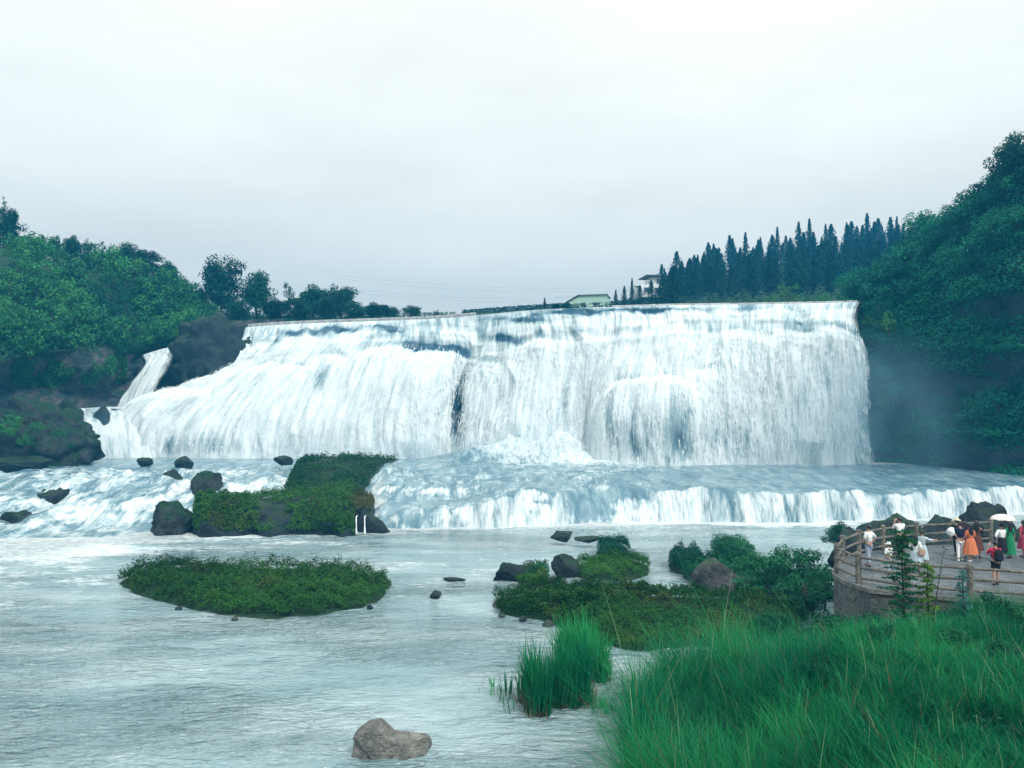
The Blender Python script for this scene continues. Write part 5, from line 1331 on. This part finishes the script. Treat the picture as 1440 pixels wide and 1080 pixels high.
def person(px, Y, h, face, label, top, bottom, arms=('down', 'down'), sleeves=.5, hair='short', dress=None, step=.10, z=PZ, hat=None, shoes=C_SHOE, woman=False, pname='person'):
    """face: direction looked at, 0 = away from the camera, + = to its left"""
    x = pix(px, 780, Y)[0]
    o = link(pname, None, None, (x, Y, z), face); tag(o, label, 'person')
    k = h / 1.72
    sw = (.165 if woman else .185)
    J = {'pelvis': ((0, 0, .95), .125), 'waist': ((0, .005, 1.09), .112), 'chest': ((0, .01, 1.27), .135), 'neckb': ((0, .0, 1.43), .06), 'neck': ((0, .008, 1.49), .05), 'jaw': ((0, .025, 1.545), .068), 'head': ((0, .012, 1.62), .088), 'crown': ((0, .0, 1.685), .062), 'nose': ((0, .108, 1.595), .012)}
    E = [('pelvis', 'waist'), ('waist', 'chest'), ('chest', 'neckb'), ('neckb', 'neck'), ('neck', 'jaw'), ('jaw', 'head'), ('head', 'crown'), ('head', 'nose')]
    sl, tr_ = {}, {}
    for s, sd in ((-1, 'L'), (1, 'R')):
        fy = step * s
        J['hip' + sd] = ((s * .09, 0, .88), .095); J['knee' + sd] = ((s * .10, fy * .5 + .02, .48), .058); J['ankle' + sd] = ((s * .105, fy, .09), .042); J['toe' + sd] = ((s * .12, fy + .15, .035), .034)
        J['ear' + sd] = ((s * .088, .0, 1.60), .016)
        E += [('pelvis', 'hip' + sd), ('hip' + sd, 'knee' + sd), ('knee' + sd, 'ankle' + sd), ('ankle' + sd, 'toe' + sd), ('head', 'ear' + sd)]
        sh = np.array((s * sw, -.005, 1.395)); e, w = [np.array(v) * (s, 1, 1) for v in ARMS[arms[0 if s < 0 else 1]]]
        eb, wr_ = sh + e, sh + w
        fd = (wr_ - eb) / np.linalg.norm(wr_ - eb); sidev = np.cross(fd, (0, 1, .3)); sidev /= np.linalg.norm(sidev)
        J['sh' + sd] = (tuple(sh), .058); J['el' + sd] = (tuple(eb), .041); J['wr' + sd] = (tuple(wr_), .027); J['palm' + sd] = (tuple(wr_ + fd * .065), (.034, .026))
        E += [('chest', 'sh' + sd), ('sh' + sd, 'el' + sd), ('el' + sd, 'wr' + sd), ('wr' + sd, 'palm' + sd)]
        curl = np.cross(sidev, fd)
        for f in range(4):
            b0 = wr_ + fd * .09 + sidev * (f - 1.5) * .019; ln = (.062, .074, .070, .052)[f]
            J[f'f{f}a' + sd] = (tuple(b0 + fd * ln * .5), .0085); J[f'f{f}b' + sd] = (tuple(b0 + fd * ln * .95 + curl * .022), .0075)
            E += [('palm' + sd, f'f{f}a' + sd), (f'f{f}a' + sd, f'f{f}b' + sd)]
        J['tha' + sd] = (tuple(wr_ + fd * .055 - sidev * .045), .0105); J['thb' + sd] = (tuple(wr_ + fd * .09 - sidev * .056 + curl * .02), .009)
        E += [('wr' + sd, 'tha' + sd), ('tha' + sd, 'thb' + sd)]
        t = sleeves * 2
        sl[sd] = (tuple(sh), tuple(sh + (eb - sh) * min(t, 1.0)), tuple(eb + (wr_ - eb) * max(0, t - 1.0)))
    sc = lambda JJ: {q: (tuple(np.array(c) * k), (tuple(v * k for v in rd) if hasattr(rd, '__len__') else rd * k)) for q, (c, rd) in JJ.items()}
    skin_mesh('body', sc(J), E, SKIN, o)
    T = {'pelvis': ((0, 0, .96), .152 if woman else .155), 'waist': ((0, .005, 1.10), .132 if woman else .147), 'chest': ((0, .01, 1.28), .158), 'neckb': ((0, .0, 1.425), .085)}
    TE = [('pelvis', 'waist'), ('waist', 'chest'), ('chest', 'neckb')]
    for sd in 'LR':
        a, b, c = sl[sd]
        T['s' + sd] = (a, .078); T['t' + sd] = (b, .066); TE += [('chest', 's' + sd), ('s' + sd, 't' + sd)]
        if sleeves > .55: T['u' + sd] = (c, .046); TE.append(('t' + sd, 'u' + sd))
    skin_mesh('shirt' if dress is None else 'bodice', sc(T), TE, top, o)
    if dress:   # skirt: flared, folded cloth from the waist to the hem
        zt, zb, flare = dress
        m = 44; th = np.linspace(0, 2 * np.pi, m, endpoint=False); rows_ = []
        for q in np.linspace(0, 1, 12):
            zz = zt + (zb - zt) * q; rr_ = .135 + (flare - .135) * q ** .8 + .03 * math.sin(min(q * 4, 1) * 1.57)
            w_ = rr_ * (1 + .07 * q * np.sin(th * 9 + 1.3 * px))
            rows_.append(np.stack([np.cos(th) * w_, np.sin(th) * w_ * .82, np.full(m, zz)], 1))
        link('skirt', mesh_np('skirt', np.array(rows_) * k, grid_faces(12, m, True), bottom), o)
    else:
        zl = .10 if not isinstance(bottom, tuple) else bottom[1]
        bm_ = bottom if not isinstance(bottom, tuple) else bottom[0]
        Q = {'pelvis': ((0, 0, .98), .146)}; QE = []
        for s, sd in ((-1, 'L'), (1, 'R')):
            kn, an = np.array(J['knee' + sd][0]), np.array(J['ankle' + sd][0])
            Q['hip' + sd] = ((s * .088, 0, .86), .108); QE.append(('pelvis', 'hip' + sd))
            if zl < .4:
                Q['kn' + sd] = (tuple(kn), .078); Q['an' + sd] = (tuple(an + (0, 0, .02)), .068); QE += [('hip' + sd, 'kn' + sd), ('kn' + sd, 'an' + sd)]
            else:
                f_ = (.86 - zl) / (.86 - .48); hp = np.array((s * .088, 0, .86)); Q['kn' + sd] = (tuple(hp + (kn - hp) * f_), .095); QE.append(('hip' + sd, 'kn' + sd))
        skin_mesh('trousers' if zl < .4 else 'shorts', sc(Q), QE, bm_, o)
    for s, sd in ((-1, 'L'), (1, 'R')):
        a = np.array(J['ankle' + sd][0]); V = ICO_V * (.05, .135, .045); V[:, 2] = np.maximum(V[:, 2], -.035); V[:, 2] *= np.where(V[:, 1] > 0, .8, 1.25)
        link('shoe', mesh_np('shoe', (V + (a[0], a[1] + .06, .042)) * k, ICO_F, shoes), o)
    # hair: a cap that leaves the face free
    V = ICO_V * (.103, .112, .112); V = V[:] ; front = (V[:, 1] > .035) & (V[:, 2] < .045)
    V[front] *= .72; low = V[:, 2] < -.05; V[low, 2] = -.05 - (V[low, 2] + .05) * -.3
    V += np.array([mnoise.noise(Vector(q * 30)) for q in V])[:, None] * .006
    hr = link('hair', mesh_np('hair', (V + (0, -.008, 1.632)) * k, ICO_F, HAIR), o)
    if hair == 'long':
        m = 20; th = np.linspace(0, 2 * np.pi, m, endpoint=False)
        rows_ = [np.stack([np.cos(th) * w_ * (1 + .05 * np.sin(th * 7)), -.075 + np.sin(th) * d_, np.full(m, z_)], 1) for z_, w_, d_ in ((1.66, .07, .04), (1.58, .105, .055), (1.48, .115, .05), (1.38, .12, .045), (1.28, .11, .04), (1.20, .075, .03), (1.17, .02, .01))]
        link('long_hair', mesh_np('long_hair', np.array(rows_) * k, grid_faces(7, m, True), HAIR), hr)
    elif hair == 'bun':
        link('hair_bun', mesh_np('hair_bun', (ICO_V * (.05, .05, .045) + (0, -.11, 1.68)) * k, ICO_F, HAIR), hr)
    for s in (-1, 1):
        link('eye', mesh_np('eye', (ICO_V * (.013, .006, .008) + (s * .034, .094, 1.618)) * k, ICO_F, HAIR), o)
    link('mouth', mesh_np('mouth', (ICO_V * (.022, .006, .006) + (0, .088, 1.548)) * k, ICO_F, C_WINE), o)
    if hat:
        m = 24; th = np.linspace(0, 2 * np.pi, m, endpoint=False)
        rows_ = [np.stack([np.cos(th) * r_, np.sin(th) * r_, np.full(m, z_) + .012 * np.sin(th * 2)], 1) for r_, z_ in ((.20, 1.655), (.15, 1.67), (.112, 1.675), (.108, 1.72), (.09, 1.765), (.03, 1.775), (.001, 1.776))]
        ho = link('sun_hat', mesh_np('sun_hat', (np.array(rows_) - (0, 0, 1.655)) * k, grid_faces(7, m, True), hat), None, (x, Y, z + 1.655 * k), face)
        tag(ho, 'sun hat worn by the ' + label.split(' in ')[0] if False else {'w': 'white sun hat on the child behind the young conifer', 's': 'pale brimmed hat behind the navy shirt'}['w' if hat is C_WHITE else 's'], 'hat')
    return o, (x, Y, z, k)

person(1222, 34.0, 1.74, .5, 'man in white shirt and grey-blue trousers at the left bend of the railing', C_WHITE, C_GREYBLUE, ('front', 'hip'))
ph, phx = person(1266, 36.3, 1.76, .1, 'man in white t-shirt raising both hands to take a photograph', C_WHITE, C_BLACK, ('photo', 'photo'))
person(1288, 32.6, 1.53, -.7, 'woman in white top with a tan shoulder bag behind the young conifer', C_WHITE, C_PALE, ('strap', 'down'), .5, 'long', (1.06, .35, .26), woman=True)
person(1297, 33.6, 1.57, -.95, 'person in pale blue dress stretching an arm out to the right', C_PALE, C_PALE, ('point', 'point'), .9, 'short', (1.06, .42, .25), woman=True)
person(1250, 32.2, 1.28, .3, 'child in white with a sun hat, mostly hidden behind the young conifer', C_WHITE, C_GREYBLUE, ('down', 'down'), .5, 'short', hat=C_WHITE)
person(1351, 35.2, 1.72, -.35, 'man in navy t-shirt and white trousers with legs apart', C_NAVY, C_WHITE, ('strap', 'hip'), .5, 'short', step=.14, shoes=C_WHITE)
person(1346, 36.6, 1.66, .0, 'person in dark clothes and brimmed hat hidden behind the navy shirt', C_BLACK, C_BLACK, ('down', 'down'), .6, 'short', hat=C_STRAW)
person(1365, 35.0, 1.64, .05, 'woman in long rust orange dress with long black hair', C_ORANGE, C_ORANGE, ('front', 'front'), .5, 'long', (1.08, .36, .31), shoes=C_WHITE, woman=True)
person(1357, 35.9, 1.62, .2, 'woman in purple dress half hidden behind the rust orange dress', C_PURPLE, C_PURPLE, ('down', 'down'), .4, 'long', (1.08, .42, .28), woman=True)
person(1374, 35.8, 1.66, -.5, 'person in dark brown dress beside the rust orange dress', C_BROWN, C_BROWN, ('down', 'photo'), .5, 'long', (1.08, .38, .25), woman=True)
um, umx = person(1409, 35.3, 1.62, .1, 'woman in white blouse and black skirt under the pale umbrella', C_WHITE, C_BLACK, ('hip', 'hold'), .8, 'bun', (1.08, .40, .24), woman=True)
person(1420, 35.9, 1.62, .1, 'woman in long green dress sharing the pale umbrella', C_GREEN, C_GREEN, ('down', 'down'), .5, 'long', (1.08, .18, .25), woman=True)
rd, rdx = person(1400, 30.3, 1.66, .05, 'person in red t-shirt and black shorts with a black backpack', C_RED, (C_BLACK, .52), ('photo', 'front'), .5, 'short', step=.06)
person(1440, 36.0, 1.66, .4, 'person in wine red dress by the railing, standing apart from the umbrella', C_WINE, C_WINE, ('hip', 'down'), .5, 'long', (1.08, .42, .27), woman=True)

# things they carry
x, y, z, k = rdx
bp = link('backpack', None, None, (x, y - .20, z + 1.18 * k), .05); tag(bp, 'black backpack on the back of the red shirt', 'backpack')
V = ICO_V * (.16, .10, .23); V = np.sign(V) * np.abs(V) ** .75 * np.array((.16, .10, .23)) ** .25; link('bag', mesh_np('bag', V, ICO_F, C_BLACK), bp)
box('front_pocket', C_NAVY, (.20, .05, .17), (0, -.095, -.07), bp, .02)
for s in (-1, 1): link('strap', tubes('strap', [([(s * .09, .02, .20), (s * .10, .14, .24), (s * .11, .30, .12), (s * .10, .30, -.08), (s * .12, .08, -.18)], [.018] * 5)], C_BLACK, 6), bp)
x, y, z, k = umx
up_ = link('umbrella', None, None, (x + .14, y + .12, z + 1.36)); tag(up_, 'open pale pink umbrella held over two women', 'umbrella')
m = 48; th = np.linspace(0, 2 * np.pi, m, endpoint=False); rows_ = []
for q in np.linspace(.02, 1, 10):
    rr_ = .50 * math.sin(q * 1.35) / math.sin(1.35); zz = .30 * math.cos(q * 1.35)
    sc_ = 1 - .05 * q * np.abs(np.sin(th * 4)); rows_.append(np.stack([np.cos(th) * rr_ * sc_, np.sin(th) * rr_ * sc_, zz + .35 + .02 * q * np.abs(np.sin(th * 4))], 1))
link('canopy', mesh_np('canopy', np.array(rows_), grid_faces(10, m, True), C_PINK), up_)
link('shaft', tubes('shaft', [([(0, 0, -.35), (0, 0, .2), (0, 0, .72)], [.008, .008, .006])], METAL, 6), up_)
link('handle', tubes('handle', [([(0, 0, -.34), (0, 0, -.42), (.03, 0, -.46), (.06, 0, -.43)], [.013] * 4)], C_BROWN, 6), up_)
for q in range(8):
    a = q * math.pi / 4; link('rib', tubes('rib', [([(0, 0, .63), (math.cos(a) * .28, math.sin(a) * .28, .565), (math.cos(a) * .49, math.sin(a) * .49, .41)], [.004] * 3)], METAL, 4), up_)
x, y, z, k = phx
tag(box('phone', C_BLACK, (.15, .012, .075), (x - .03, y + .33, z + 1.58), None, .004), 'dark phone held up by the man taking a photograph', 'phone')
xb = pix(1337, 780, 35.1)[0]
V = ICO_V * (.17, .13, .19) + 0; V *= (1 + .22 * np.array([mnoise.noise(Vector(q * 9)) for q in V]))[:, None]
tag(link('jacket_bundle', mesh_np('jacket_bundle', V, ICO_F, C_WHITE), None, (xb, 35.05, PZ + 1.30)), 'white bundled jacket slung over the shoulder of the navy shirt', 'jacket')
xb = pix(1296, 780, 32.4)[0]
tag(box('shoulder_bag', C_FLORAL, (.26, .12, .24), (xb, 32.38, PZ + .86), None, .03), 'tan shoulder bag of the woman in the white top', 'bag')

# ------------------------------------------------------------------ air
t = NT('hazy air')
pv = t.node('ShaderNodeVolumePrincipled', {'Color': (0.04, 0.52, 1.0, 1), 'Density': 0.0009})
t.l.new(pv.outputs[0], t.out.inputs['Volume'])
hz = box('haze', t.m, (900, 480, 82), (0, 190, -3.6 + 41))
tag(hz, kind='stuff')

def mist(name, px, py, Y, size, dens, seed, rz=0.0):
    t = NT(name + '_spray')
    tc_ = t.node('ShaderNodeTexCoord')
    ln = t.node('ShaderNodeVectorMath', {0: tc_.outputs['Object']}, operation='LENGTH').outputs['Value']
    fall = t.rng(ln, 1.0, .1, 0.0, 1.0)
    nz = t.rng(t.noise(t.world((.16, .16, .12)), 1.0, 3), .35, .7, .25, 1.0)
    d_ = t.math('MULTIPLY', t.math('MULTIPLY', fall, nz), dens)
    pv_ = t.node('ShaderNodeVolumePrincipled', {'Color': (0.36, 0.74, 1.0, 1), 'Density': d_})
    t.l.new(pv_.outputs[0], t.out.inputs['Volume'])
    o = link(name, mesh_np(name, ICO_V * 1.0, ICO_F, t.m), None, pix(px, py, Y), rz, size)
    tag(o, kind='stuff')
mist('mist', 1255, 600, 98, (20, 6, 15), .075, 1)
mist('mist', 1215, 560, 102, (6, 3, 12), .10, 5)
mist('mist', 1060, 640, 102, (16, 4, 5), .06, 4)
mist('mist', 780, 625, 106, (13, 5, 6), .06, 2)
mist('mist', 150, 610, 115, (9, 4, 7), .05, 3)
mist('mist', 640, 640, 111, (58, 4.5, 3.6), .09, 6, -.15)
